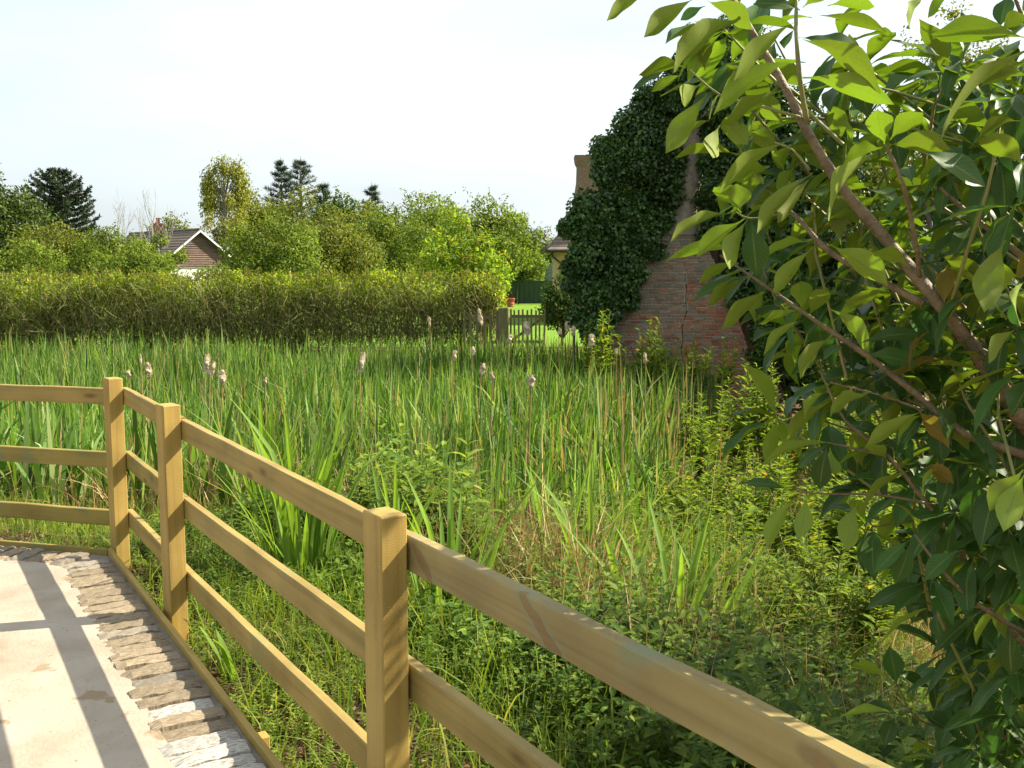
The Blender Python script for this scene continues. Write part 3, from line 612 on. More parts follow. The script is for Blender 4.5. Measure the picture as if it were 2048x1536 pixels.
# birch with hanging sprays
def birch(px, top, wpx, D, seed, label):
    rng = np.random.default_rng(seed); b = W(px, 540, D); b[2] = -.56; H = W(px, top, D)[2] + .56; rw = wpx / PPM(D) / 2
    root = empty('birch_tree', b); tag(root, label, 'tree', 'trees beyond the hedge'); lobes = []; m = MB(); tops = []
    for k in range(52):
        t = rng.uniform(.25, 1) ** .8; a = rng.uniform(0, 6.28); r = rw * (1.05 - t * .62) * rng.uniform(.3, 1)
        q = (math.cos(a) * r, math.sin(a) * r, H * t - .5); tops.append(q); s = rng.uniform(.3, .6) * rw * .42
        lobes.append((q[0], q[1], q[2] - .4, s * .75, s * .75, s * 1.5))
    V, Fc = lobe_leaves(rng, lobes, 11000, .2, .5, shell=.9, droop=1.0)
    m.tube([(0, 0, -.2), (.1, 0, H * .4), (0, .1, H * .75), (.1, 0, H * .97)], [.17, .13, .07, .015], 7)
    for q in tops: m.tube([(0, 0, max(.3, q[2] * .8 - .4)), (q[0] * .6, q[1] * .6, q[2] + .2), q], [.04, .025, .008], 4, cap=False)
    m.build('trunk', M['pale_bark'], root); link('crown', np_mesh('crown', V, Fc, M['leaf_pale']), root)
birch(452, 308, 175, 76, 21, 'tall pale birch tree right of the bungalow')

def pine(px, top, wpx, D, seed, label):
    rng = np.random.default_rng(seed); b = W(px, 540, D); b[2] = -.56; H = W(px, top, D)[2] + .56; rw = wpx / PPM(D) / 2
    root = empty('pine_tree', b); tag(root, label, 'tree', 'pines beyond the hedge'); m = MB(); Ps = []; As = []
    m.tube([(0, 0, -.2), (0, 0, H * .6), (0, 0, H)], [.16, .1, .015], 7)
    lv = int(H / .62)
    for i in range(lv):
        z = H * (.22 + .76 * i / lv); R = rw * (1 - (i / lv)) ** .75 + .12
        for j in range(6):
            a = rng.uniform(0, 6.28); rr = R * rng.uniform(.55, 1.1); tip = np.array([math.cos(a) * rr, math.sin(a) * rr, z + rr * .25 + rng.uniform(-.1, .15)])
            m.tube([(0, 0, z - .05), tip * [.5, .5, 1] - [0, 0, .12], tip], [.035, .02, .008], 3, cap=False)
            for s in np.linspace(.35, 1, 5):
                q = np.array([0, 0, z]) * (1 - s) + tip * s
                Ps.append(np.repeat(q[None], 13, 0) + rng.normal(0, .06, (13, 3))); As.append(norm(sph(rng, 13) + (tip - [0, 0, z]) / (rr + .1) * .6 + [0, 0, .55]))
    P = np.concatenate(Ps); Ax = np.concatenate(As)
    V, Fc = scatter(T_SPIKE, P, Ax, sph(rng, len(P)), rng.uniform(.28, .5, len(P)), .05)
    m.build('trunk', M['bark'], root); link('crown', np_mesh('crown', V, Fc, M['needle']), root)
pine(567, 314, 130, 90, 31, 'left pine of the tall pair above the garden trees')
pine(606, 312, 190, 92, 32, 'right and fuller pine of the tall pair above the garden trees')
pine(650, 362, 110, 90, 33, 'short pine at the right foot of the tall pair')
pine(746, 364, 90, 96, 34, 'single slim pine standing apart above the tree line')

def monkey_puzzle(px, top, wpx, D, seed):
    rng = np.random.default_rng(seed); b = W(px, 540, D); b[2] = -.56; H = W(px, top, D)[2] + .56; rw = wpx / PPM(D) / 2
    root = empty('monkey_puzzle_tree', b); tag(root, 'dark domed monkey puzzle tree with curving spiky branches', 'tree'); m = MB(); m.tube([(0, 0, -.2), (0, 0, H * .5), (0, 0, H * .96)], [.24, .18, .05], 8)
    Ps = []; As = []; Ws = []
    def spiny(pts, r):
        pts = np.array(pts); seg = np.diff(pts, axis=0)
        for k in range(len(seg)):
            n = max(6, int(np.linalg.norm(seg[k]) / .05) * 4); t = rng.uniform(0, 1, n); q = pts[k] + seg[k] * t[:, None]; d = norm(seg[k][None])
            rad = sph(rng, n); rad = norm(rad - d * (rad * d).sum(1)[:, None]); Ps.append(q + rad * r * .2); As.append(norm(rad * .9 + d * .7)); Ws.append(np.full(n, r))
    z0 = H * .42
    for i in range(34):
        t = i / 33; z = z0 + (H * .97 - z0) * t; R = rw * 1.08 * max(.03, 1 - t * t) ** .5 * rng.uniform(.85, 1.12)
        for j in range(4):
            a = i * 2.4 + j * 1.571 + rng.uniform(-.3, .3); ca, sa = math.cos(a), math.sin(a); sag = -.35 + t * .75
            def pt(s): return (ca * R * s, sa * R * s, z - .35 + R * (sag * s * .55 + .30 * s ** 3))
            ps = [pt(s) for s in (0.05, .3, .55, .8, 1)]; spiny(ps, .14); m.tube(ps, [.04, .035, .03, .025, .015], 4, cap=False)
            for s in (.55, .82):
                for sg in (-1, 1):
                    q = np.array(pt(s)); e = q + np.array([-sa * sg * .5 + ca * .45, ca * sg * .5 + sa * .45, .22]) * R * .24; spiny([q, (q + e) / 2 - [0, 0, .04], e], .12)
    P = np.concatenate(Ps); Ax = np.concatenate(As); w = np.concatenate(Ws)
    V, Fc = scatter(T_SPIKE, P, Ax, sph(rng, len(P)), w * rng.uniform(.8, 1.2, len(P)), w * .55)
    m.build('trunk', M['bark'], root); link('crown', np_mesh('crown', V, Fc, M['scale']), root)
monkey_puzzle(122, 324, 150, 58, 41)

def bare_birch(px, top, D, seed, label, spread=1.0, lean=0, forks=7):
    rng = np.random.default_rng(seed); b = W(px, 540, D); b[2] = -.56; H = W(px, top, D)[2] + .56
    root = empty('bare_sapling', b); tag(root, label, 'tree', 'bare saplings left of the bungalow'); m = MB()
    def grow(p, d, ln, r, dep):
        p = np.array(p, float); q = p + norm(np.array(d)) * ln; mid = (p + q) / 2 + rng.normal(0, .05, 3) * ln * .5
        m.tube([p, mid, q], [r, r * .8, r * .55], 4, cap=False)
        if dep > 0:
            for k in range(rng.integers(2, 4)): grow(p + (q - p) * rng.uniform(.55, 1), norm(np.array(d)) + rng.normal(0, .30, 3) * spread * [1, 1, .4] + [0, 0, .15], ln * rng.uniform(.5, .75), r * .55, dep - 1)
    grow((0, 0, -.2), (lean, 0, 1), H * .42, .07, 4)
    m.build('stem', M['pale_bark'], root)
bare_birch(184, 352, 66, 51, 'leaning bare sapling right beside the monkey puzzle tree', .7, .05)
bare_birch(236, 352, 64, 52, 'pale bare forked sapling between monkey puzzle and bungalow', 1.1)
bare_birch(295, 340, 68, 53, 'tallest straight bare sapling left of the bungalow chimney', .8)
bare_birch(322, 362, 70, 54, 'fine twiggy bare sapling rising behind the bungalow chimney', .9)

# far wood closing the horizon
rng = np.random.default_rng(60); lob = []
for k in range(150):
    x = rng.uniform(-110, 60); y = rng.uniform(125, 160); R = rng.uniform(2, 4.2); lob.append((x, y, rng.uniform(-.5, 2.2), R * 1.3, R, R))
V, Fc = lobe_leaves(rng, lob, 42000, .6, .6)
tag(link('distant_wood', np_mesh('distant_wood', V, Fc, M['leaf_olive'])), 'distant low wood closing the view behind the gardens', 'wood', kind='stuff')

# bungalow
def bungalow():
    D = 70; g = W(400, 540, D); root = empty('bungalow', (g[0], g[1], -.72), math.radians(44)); tag(root, 'bungalow with brown tile-hung gable and red chimney behind the hedge', 'house')
    hw = 3.35; ez = 2.55; rz = 5.15; Ln = 11.0; m = MB()
    m.box((0, Ln / 2 + .1, ez / 2), (hw * 2 - .1, Ln, ez)); m.build('wall', M['white'], root)
    m = MB(); m.prism([(-hw + .05, ez), (hw - .05, ez), (0, rz - .1)], .12, .30); gb = m.build('gable', M['tile_brown'], root)
    n = 16
    for i in range(n):
        z0 = ez + (rz - .2 - ez) * i / n; z1 = ez + (rz - .2 - ez) * (i + 1) / n + .03; w = (hw - .06) * (1 - (z0 - ez) / (rz - .1 - ez))
        w1 = (hw - .06) * (1 - (z1 - ez) / (rz - .1 - ez)); c = MB(); c.add([(-w, .04, z0), (w, .04, z0), (w1, .11, z1), (-w1, .11, z1), (-w, .12, z0), (w, .12, z0)], [(0, 1, 2, 3), (0, 4, 5, 1)])
        c.build('tile_course', M['tile_brown'], gb)
    sl = math.atan2(rz - ez, hw); n = 15
    for sg, nm_ in ((-1, 'roof'), (1, 'roof')):
        m = MB(); e = (sg * (hw + .35), ez - .30); a = (0, rz + .02)
        m.add([(e[0], -.25, e[1]), (a[0], -.25, a[1]), (a[0], Ln + .3, a[1]), (e[0], Ln + .3, e[1]), (e[0], -.25, e[1] - .12), (a[0], -.25, a[1] - .12), (a[0], Ln + .3, a[1] - .12), (e[0], Ln + .3, e[1] - .12)],
              [(0, 1, 2, 3), (4, 5, 6, 7), (0, 1, 5, 4), (1, 2, 6, 5), (2, 3, 7, 6), (3, 0, 4, 7)])
        rf = m.build(nm_, M['tile_roof'], root)
        for i in range(n):
            t0 = i / n; t1 = (i + 1) / n + .01; q0 = (e[0] * (1 - t0), e[1] + (a[1] - e[1]) * t0); q1 = (e[0] * (1 - t1) if t1 < 1 else 0, e[1] + (a[1] - e[1]) * min(1, t1))
            c = MB(); c.add([(q0[0], -.24, q0[1] + .06), (q1[0], -.24, q1[1] + .012), (q1[0], Ln + .28, q1[1] + .012), (q0[0], Ln + .28, q0[1] + .06), (q0[0], -.24, q0[1]), (q0[0], Ln + .28, q0[1])], [(0, 1, 2, 3), (0, 3, 5, 4)])
            c.build('tile_course', M['tile_roof'], rf)
        v = MB(); v.add([(e[0], -.29, e[1] - .12), (0, -.29, rz - .12), (0, -.29, rz + .02), (e[0], -.29, e[1] + .03), (e[0], -.24, e[1] - .12), (0, -.24, rz - .12), (0, -.24, rz + .02), (e[0], -.24, e[1] + .03)],
                        [(0, 1, 2, 3), (4, 7, 6, 5), (0, 4, 5, 1), (3, 2, 6, 7)]); v.build('verge_board', M['white'], root)
    m = MB(); m.tube([(0, -.27, rz + .05), (0, Ln + .3, rz + .05)], .10, 8); m.build('ridge_tiles', M['tile_roof'], root)
    ch = MB(); ch.cbox((0, 6.3, rz - .05), (.62, .62, 1.3), .02); ch.cbox((0, 6.3, rz + .62), (.74, .74, .12), .02); c = ch.build('chimney', M['chimney'], root)
    p = MB(); p.tube([(0, 6.3, rz + .68), (0, 6.3, rz + .74), (0, 6.3, rz + 1.0), (0, 6.3, rz + 1.03), (0, 6.3, rz + 1.08)], [.17, .15, .12, .16, .15], 12); p.build('chimney_pot', M['terracotta'], c, True)
    for x in (-1.2, 1.3):
        w = MB(); w.box((x, .06, 1.45), (1.3, .08, 1.1)); f = w.build('window', M['white'], root); gq = MB(); gq.box((x, .03, 1.45), (1.1, .06, .9)); gq.build('pane', M['glass'], f)
bungalow()

# old cottage behind the ivy
def cottage():
    D = 42; g = W(1112, 540, D); root = empty('cottage', (g[0], g[1], -.56)); tag(root, 'old cream cottage with brown tiled roof and tall chimney behind the ivy', 'house')
    m = MB(); m.box((3.6, 3.0, 1.6), (7.0, 6.0, 3.2)); m.build('wall', M['cream'], root)
    ez = 3.05; rz = 6.3
    m = MB(); m.add([(-.35, -.4, ez), (7.5, -.4, ez), (7.5, 6.4, ez), (-.35, 6.4, ez), (2.2, 3, rz), (5.5, 3, rz)], [(0, 1, 5, 4), (1, 2, 5), (2, 3, 4, 5), (3, 0, 4), (0, 3, 2, 1)]); rf = m.build('roof', M['tile_roof'], root)
    n = 22
    for i in range(n):
        t0 = i / n; t1 = min(1, (i + 1) / n + .008)
        def L_(t, up): return [(-.35 + 2.55 * t, -.4 + 3.4 * t, ez + (rz - ez) * t + up), (7.5 - 2.0 * t, -.4 + 3.4 * t, ez + (rz - ez) * t + up)]
        def S_(t, up): return [(-.35 + 2.55 * t, -.4 + 3.4 * t, ez + (rz - ez) * t + up), (-.35 + 2.55 * t, 6.4 - 3.4 * t, ez + (rz - ez) * t + up)]
        c = MB(); a = L_(t0, .05); b = L_(t1, .012); q = L_(t0, .0); c.add([a[0], a[1], b[1], b[0], q[0], q[1]], [(0, 1, 2, 3), (0, 4, 5, 1)])
        a = S_(t0, .05); b = S_(t1, .012); c.add([a[1], a[0], b[0], b[1]], [(0, 1, 2, 3)]); c.build('tile_course', M['tile_roof'], rf)
    gt = MB(); gt.tube([(-.4, -.48, ez - .02), (7.5, -.48, ez - .02)], .06, 8); gt.tube([(-.42, -.48, ez), (-.42, 6.4, ez)], .06, 8); gt.build('gutter', M['black'], root)
    dp = MB(); dp.tube([(-.15, -.46, ez - .05), (-.15, -.46, ez - .25), (.22, -.08, ez - .55), (.22, -.08, 0)], .045, 8); dp.build('downpipe', M['black'], root)
    cz = W(1170, 308, D)[2] + .56; cx = W(1176, 540, D)[0] - g[0]
    m = MB(); prof = [(2.9, 1.0), (4.4, .92), (5.1, .72), (5.9, .58), (cz - .45, .56), (cz - .42, .60), (cz - .30, .66), (cz - .1, .70), (cz, .70)]
    V = []; Fc = []
    for z, w in prof:
        for sx, sy in ((-1, -1), (1, -1), (1, 1), (-1, 1)): V.append((cx + sx * w * .8, .7 + sy * w * .6, z))
    for i in range(len(prof) - 1):
        for j in range(4): Fc.append((i * 4 + j, i * 4 + (j + 1) % 4, i * 4 + 4 + (j + 1) % 4, i * 4 + 4 + j))
    Fc.append(tuple(len(V) - 4 + j for j in range(4))); m.add(V, Fc); m.build('chimney', M['old_chimney'], root)
    for x in (.75,):
        w = MB(); w.box((x + .1, -.03, 2.18), (.62, .1, .16)); w.build('vent', M['tile_roof'], root)
cottage()

# far garden fence, pot, trampoline
def gardenfence():
    D = 66; a = W(980, 605, D); root = empty('panel_fence', (a[0], D, -.56)); tag(root, 'dark green panel fence at the far end of the lawn', 'fence')
    for k in range(4):
        p = MB(); p.box((k * 1.85 + .92, 0, .78), (1.74, .04, 1.46)); pn = p.build('panel', M['fence_green'], root)
        for j in range(6): q = MB(); q.box((k * 1.85 + .13 + j * .316, -.035, .78), (.05, .03, 1.46)); q.build('batten', M['fence_green'], pn)
        q = MB(); q.box((k * 1.85 + .92, -.01, 1.535), (1.8, .1, .04)); q.build('capping', M['fence_green'], pn)
    for k in range(5): q = MB(); q.box((k * 1.85, 0, .82), (.1, .1, 1.64)); q.build('post', M['fence_green'], root)
gardenfence()
pt = W(1021, 604, 61); pot = empty('plant_pot', (pt[0], pt[1], -.545)); tag(pot, 'small red ribbed pot on the lawn before the dark fence', 'pot')
m = MB(); m.tube([(0, 0, 0), (0, 0, .09), (0, 0, .11), (0, 0, .14), (0, 0, .26), (0, 0, .28), (0, 0, .31), (0, 0, .44), (0, 0, .46), (0, 0, .50)], [.19, .21, .185, .215, .23, .2, .235, .25, .27, .27], 16); m.build('body', M['red_pot'], pot, True)
m = MB(); m.tube([(0, 0, .49), (0, 0, .53)], [.285, .285], 16); m.build('rim', M['red_pot'], pot)
def trampoline():
    D = 76; c = W(1096, 560, D); root = empty('trampoline', (c[0], c[1], -.56)); tag(root, 'garden trampoline with green poles and grey safety net', 'trampoline'); R = .95
    for k in range(6):
        a = k * math.pi / 3 + .12; x, y = R * math.cos(a), R * math.sin(a); m = MB()
        m.tube([(x, y, 0), (x, y, 2.75), (x * .93, y * .93, 2.95), (x * .75, y * .75, 3.02)], .045, 7); m.build('pole', M['green_paint'], root)
    rg = [(R * math.cos(t), R * math.sin(t), .75) for t in np.linspace(0, 6.283, 25)]; m = MB(); m.tube(rg, .05, 6); m.build('ring', M['green_paint'], root)
    m = MB(); n = 24; m.add([(R * .95 * math.cos(i * 6.2832 / n), R * .95 * math.sin(i * 6.2832 / n), .74) for i in range(n)], [tuple(range(n))]); m.build('jumping_mat', M['black'], root)
    m = MB(); m.add([(R * .96 * math.cos(i * 6.2832 / n), R * .96 * math.sin(i * 6.2832 / n), z) for z in (.76, 2.7) for i in range(n)], [(i, (i + 1) % n, (i + 1) % n + n, i + n) for i in range(n)]); m.build('safety_net', M['net'], root)
    m = MB(); m.tube([(R * math.cos(t), R * math.sin(t), 2.95 + .12 * math.sin(t * 3)) for t in np.linspace(-.9, .9, 9)], .045, 6); m.build('top_arch', M['green_paint'], root)
trampoline()

# picket gate and fence
def pickets(name, label, x0, x1, step, w, top, D, cat, brace=False):
    root = empty(name, (x0, D, -.56)); tag(root, label, cat); Ln = x1 - x0; n = int(Ln / step); rr = random.Random(int(x0 * 10)); me = None
    for k in range(n + 1):
        h = top * rr.uniform(.97, 1.02)
        if me is None:
            m = MB(); m.prism([(-w / 2, .04), (w / 2, .04), (w / 2, .985), (w * .25, 1), (-w * .25, 1), (-w / 2, .985)], -.01, .01); me = m.mesh('picket', M['old_wood'])
        o = link('picket', me, root); o.location = (k * Ln / n, 0, 0); o.scale = (1, 1, h); o.rotation_euler = (0, rr.uniform(-.02, .02), 0)
    for z in (.28, .85): m = MB(); m.box((Ln / 2, .035, z * top), (Ln, .04, .08)); m.build('rail', M['old_wood'], root)
    if brace: m = MB(); m.box((Ln / 2, .036, .56 * top), (math.hypot(Ln, .56 * top) * .96, .035, .07), Matrix.Rotation(-math.atan2(.56 * top, Ln), 3, 'Y')); m.build('brace', M['old_wood'], root)
GD = 26.75
xg = lambda px: W(px, 618, GD)[0]
pickets('picket_gate', 'mossy picket gate right of the thick gate post', xg(1021), xg(1088), .10, .05, 1.2, GD, 'gate', True)
pickets('picket_fence', 'mossy picket fence panel left of the gate post', xg(928), xg(994), .15, .07, 1.17, GD, 'fence')
m = MB(); m.cbox((0, 0, .6), (.27, .2, 1.32), .02); gp = m.build('gate_post', M['old_wood']); gp.location = (xg(1007), GD, -.56); tag(gp, 'thick weathered gate post between picket panel and gate', 'post')

# ------------------------------------------------------------------ clipped hedge
def hedge():
    rng = np.random.default_rng(70); xr = xg(1000); root = empty('hedge', (-8, 27.7, -.56)); tag(root, 'tall leggy hedge with olive leaves across the pond side', 'hedge'); ox = -8
    n = 125000; x = rng.uniform(-17.5, xr + .1, n); y = rng.uniform(-.55, .55, n); z = rng.uniform(0, 1, n) ** .9 * 2.35
    endr = sstep(xr - 6.5, xr - 1, x); topz = 2.0 + .42 * (vnoise(x, y, .8, 9) - .45) + .45 * (vnoise(x, y, 4.0, 10) - .5)
    dens = -.12 + 1.0 * vnoise(x, z + y, 1.6, 2) ** 1.2 + .55 * vnoise(x * 1.3, z * 1.6 + y, 4.2, 12) + .22 * (z / 2.1) - .75 * endr * (z < 1.0) - .12 * (z < .6)
    keep = rng.uniform(0, 1, n) < dens * .62; keep &= ~((x > xr - .55) & (z < .9)); keep &= z < topz
    x, y, z = x[keep], y[keep], z[keep]; k = len(x); bul = 1 + .5 * (vnoise(x, z, 1.1, 4) - .5)
    P = np.stack([x - ox, y * bul, z], 1); out = np.stack([np.zeros(k), np.sign(y), np.full(k, .3)], 1)
    V, Fc = scatter(T_DIAMOND, P, norm(sph(rng, k) + [0, 0, .2]), norm(sph(rng, k) + out * .6 + [0, 0, .4]), rng.uniform(.06, .13, k), rng.uniform(.04, .075, k))
    link('foliage', np_mesh('foliage', V, Fc, M['hedge']), root)
    T = (np.array([[-.5, 0, 0], [.5, 0, 0], [.35, .5, .06], [-.35, .5, .06], [0, 1, -.02], [0, 0, .5 * .02], [0, .5, .07]]), np.array([[0, 1, 2], [0, 2, 3], [3, 2, 4], [0, 5, 6], [0, 6, 3], [1, 2, 6], [1, 6, 5]]))
    k = 3600; x = rng.uniform(-17.5, xr, k); P = np.stack([x - ox, rng.uniform(-.75, .65, k), rng.uniform(.0, 1.0, k)], 1)
    V, Fc = scatter(T, P, norm(rng.normal(0, .38, (k, 3)) + [0, -.1, 1]), sph(rng, k), rng.uniform(.6, 1.35, k), rng.uniform(.016, .032, k))
    k2 = 9000; x = rng.uniform(-17.5, xr, k2); P2 = np.stack([x - ox, rng.uniform(-.95, .6, k2), rng.uniform(.15, 1.95, k2)], 1)
    V2, F2 = scatter(T, P2, norm(rng.normal(0, 1, (k2, 3)) + [0, -.2, .55]), sph(rng, k2), rng.uniform(.2, .65, k2), rng.uniform(.009, .016, k2))
    k3 = 1500; x = rng.uniform(-17.5, xr, k3); P3 = np.stack([x - ox, rng.uniform(-1.0, -.6, k3), rng.uniform(.1, 1.7, k3)], 1)
    V3, F3 = scatter(T, P3, norm(rng.normal(0, .7, (k3, 3)) + [0, -.1, .9]), sph(rng, k3), rng.uniform(.3, .8, k3), rng.uniform(.010, .018, k3)); V2, F2 = join([(V2, F2), (V3, F3)])
    ks = 900; xs = rng.uniform(-17.5, xr, ks); hs = rng.uniform(.1, .32, ks); tt = rng.uniform(0, 1, (ks, 9)); bp = np.stack([xs - ox, rng.uniform(-.75, .7, ks), np.full(ks, 1.95) + rng.uniform(-.15, .12, ks)], 1)
    q = (bp[:, None] + np.stack([rng.normal(0, .2, ks), rng.normal(0, .2, ks), np.ones(ks)], 1)[:, None] * (hs[:, None] * tt)[..., None]).reshape(-1, 3); kq = len(q)
    V4, F4 = scatter(T_DIAMOND, q, norm(sph(rng, kq) + [0, 0, .7]), sph(rng, kq), rng.uniform(.04, .08, kq), rng.uniform(.025, .045, kq)); link('shoots', np_mesh('shoots', V4, F4, M['hedge_tip']), root)
    V, Fc = join([(V, Fc), (V2, F2)]); link('twigs', np_mesh('twigs', V, Fc, M['twig']), root)
hedge()
tree('hedge_bush', 'rounded hedge end bush leaning over the picket panel', 968, 560, 85, 27.9, 'hedge', 71, n=4200, size=.085, nl=12, low=.42, group='bushes by the gate', cat='bush', shell=.7)
tree('gate_bush', 'dark twiggy bush right of the picket gate', 1125, 545, 95, 28.2, 'leaf_dark', 72, n=5200, size=.085, nl=14, low=.02, group='bushes by the gate', cat='bush', shell=.8)

# ------------------------------------------------------------------ ivy-grown brick stack
WD = 23.0; PM = PPM(WD)
wx = lambda px: (px - 1024) / F * WD
wz = lambda py: W(1024, py, WD)[2]
def ruin():
    root = empty('brick_stack', (wx(1365), WD, -1.5)); tag(root, 'tall tapering old brick chimney stack half hidden by ivy', 'chimney'); ox, oz = wx(1365), -1.5
    def LX(px): return wx(px) - ox
    def LZ(py): return wz(py) - oz
    # outline of the tapering masonry, left and right edges by height
    prof = [(LZ(880), LX(1205), LX(1515)), (LZ(690), LX(1222), LX(1496)), (LZ(600), LX(1250), LX(1462)), (LZ(510), LX(1300), LX(1420)), (LZ(468), LX(1325), LX(1404)), (LZ(430), LX(1332), LX(1392)), (LZ(210), LX(1368), LX(1412)), (LZ(70), LX(1385), LX(1425))]
    zs = [p[0] for p in prof]
    le = lambda z: float(np.interp(z, zs, [p[1] for p in prof])); re = lambda z: float(np.interp(z, zs, [p[2] for p in prof]))
    m = MB(); poly = [(p[1] + .02, p[0]) for p in prof[:5]] + [(p[2] - .02, p[0]) for p in prof[:5]][::-1]
    m = MB(); V = []; Fc = []; rr = random.Random(8); zz = np.linspace(zs[4] - .02, zs[7], 26)
    for z in zz:
        a, b = le(z) - .03, re(z) + .03
        for (x, y) in ((a, .25), (a + .06, .02), ((a + b) / 2, -.05), (b - .06, .03), (b, .25), (b, .9), (a, .9)): V.append((x + rr.uniform(-.03, .03), y + rr.uniform(-.03, .03), z))
    for i in range(len(zz) - 1):
        for j in range(7): Fc.append((i * 7 + j, i * 7 + (j + 1) % 7, (i + 1) * 7 + (j + 1) % 7, (i + 1) * 7 + j))
    Fc.append(tuple(len(V) - 7 + j for j in range(7))); m.add(V, Fc); m.build('shaft', M['render'], root, True)
    bm = {}
    for k in ('brick_red', 'brick_brown', 'brick_grey'):
        mm = MB(); mm.cbox((0, 0, 0), (1, 1, 1), .045); bm[k] = mm.mesh('brick', M[k])
    crack = lambda z: LX(1368) + .05 * math.sin(z * 3.1) + .03 * math.sin(z * 9)
    zc = LZ(548); zz2 = list(np.linspace(zs[0], zc, 14)); lo = [p for p in prof[:5] if p[0] < zc - .01]; hi = [p for p in prof[:5] if p[0] >= zc]; m = MB()
    m.prism([(p[1] + .02, p[0]) for p in lo][::-1] + [(crack(z) - .013, z) for z in zz2] + [(le(zc) + .02, zc)], .008, 1.1)
    m.prism([(crack(z) + .013, z) for z in zz2][::-1] + [(p[2] - .02, p[0]) for p in lo] + [(re(zc) - .02, zc)], .008, 1.1)
    m.prism([(le(zc) + .02, zc), (re(zc) - .02, zc)] + [(p[2] - .02, p[0]) for p in hi] + [(p[1] + .02, p[0]) for p in hi][::-1], .008, 1.1)
    m.build('masonry', M['mortar_pale'], root)
    bricks = []; ch = .0735; z = zs[0]; row = 0
    while z < zs[4] + .02:
        xl, xr, xc = le(z + ch / 2), re(z + ch / 2), crack(z)
        cracked = z < LZ(545)
        segs = [(xl, xc - .013), (xc + .013, xr)] if cracked else [(xl, xr)]
        for a, b in segs:
            x = a - (row % 2) * .055
            while x < b - .03:
                L_ = .215 if (row % 2 == 0 or rr.random() < .35) else .103
                x0, x1 = max(x, a), min(x + L_, b)
                if x1 - x0 > .035:
                    red = .62 if (x0 > xc - .05 and z < LZ(565)) else (.30 if z < LZ(625) else .05)
                    k = 'brick_red' if rr.random() < red else rr.choice(('brick_brown', 'brick_grey', 'brick_brown'))
                    bricks.append(((x0 + x1) / 2, z + .031, x1 - x0, k))
                x += L_ + .010
        z += ch; row += 1
    zv = LZ(715); vis = [b for b in bricks if b[1] > zv]; vis.sort(key=lambda b: -b[2]); chosen = set(map(id, vis[:300])); rest = []
    for b in bricks:
        d = rr.uniform(-.012, .010)
        if id(b) in chosen:
            o = link('brick', bm[b[3]], root); o.location = (b[0], d + .04, b[1]); o.scale = (b[2] - .004, .10, .059); o.rotation_euler = (0, rr.uniform(-.012, .012), rr.uniform(-.02, .02))
        else: rest.append((b, d))
    for k in bm:
        m = MB()
        for b, d in rest:
            if b[3] == k: m.cbox((b[0], d + .04, b[1]), (b[2] - .004, .10, .059), .005)
        tag(m.build('brick_courses', M[k], root), kind='stuff')
    return root
ruin()
# long garden wall that carries the ivy, running away behind the stack
m = MB(); m.prism([(wx(1185), -1.5), (wx(1740), -1.5), (wx(1740), wz(330)), (wx(1600), wz(230)), (wx(1510), wz(100)), (wx(1405), wz(75)), (wx(1330), wz(230)), (wx(1215), wz(340)), (wx(1185), wz(440))], WD + .75, WD + 1.15)
tag(m.build('ivy_wall', M['brick_brown']), 'old gable wall buried under dark ivy', 'wall')
def ivy(name, label, spots, n, seed, D0, mat='ivy', size=.085, cat='ivy', stems=True, asp=.85, shell=.35, dk=1.0):
    rng = np.random.default_rng(seed); lob = []; D = D0
    for (px, py, r, *dd) in spots:
        d = D0 + (dd[0] if dd else 0); c = W(px, py, d); R = r / PPM(d)
        for q in range(4):
            j = rng.normal(0, R * .3, 3) * [1, .6, 1]; rr = R * rng.uniform(.5, .85); lob.append((c[0] + j[0], c[1] + j[1], c[2] + j[2], rr, rr * .8 * dk, rr))
    lob = np.array(lob); b = lob[:, :3].mean(0); b[2] = -1.5; lob[:, :3] -= b
    root = empty(name, b); tag(root, label, cat)
    V, Fc = lobe_leaves(rng, lob, n, size, asp, shell=shell, droop=.7, up=.3)
    link('foliage', np_mesh('foliage', V, Fc, M[mat]), root); m = MB()
    for k in range(18):
        q = lob[rng.integers(len(lob))]; e = q[:3]; s = np.array([e[0] * .9, e[1] + .75, 0]); e = e + np.array([0, .5, 0])
        m.tube([s, (s + e) / 2 + rng.normal(0, .12, 3), e], [.035, .025, .01], 5, cap=False)
    m.build('stems', M['bark'], root)
ivy('ivy', 'dark ivy mass covering the wall left of the brick stack',
    [(1178,430,52),(1172,500,50),(1185,575,48),(1212,640,36),(1226,362,42),(1243,325,56),(1255,425,62,.2),(1238,530,58),(1300,255,56,.2),(1305,360,56,.3),(1285,470,42,.2),(1345,205,48,.3),(1338,300,44,.4),(1335,395,30,.4),(1380,135,42,.4),(1400,78,34,.4),(1215,590,40),(1190,655,32),(1290,205,30,.3),(1215,300,34,.2),(1150,520,24),(1148,450,26),(1240,285,24),(1172,418,24),(1225,300,24),(1265,250,30),(1320,195,28),(1330,180,26),(1362,150,26),(1385,95,26),(1140,560,24),(1165,630,26),(1225,480,40),(1200,410,40),(1325,445,26,.2),(1310,490,26,.2),(1280,545,26,.1),(1258,600,24,.1)], 64000, 81, 22.6)
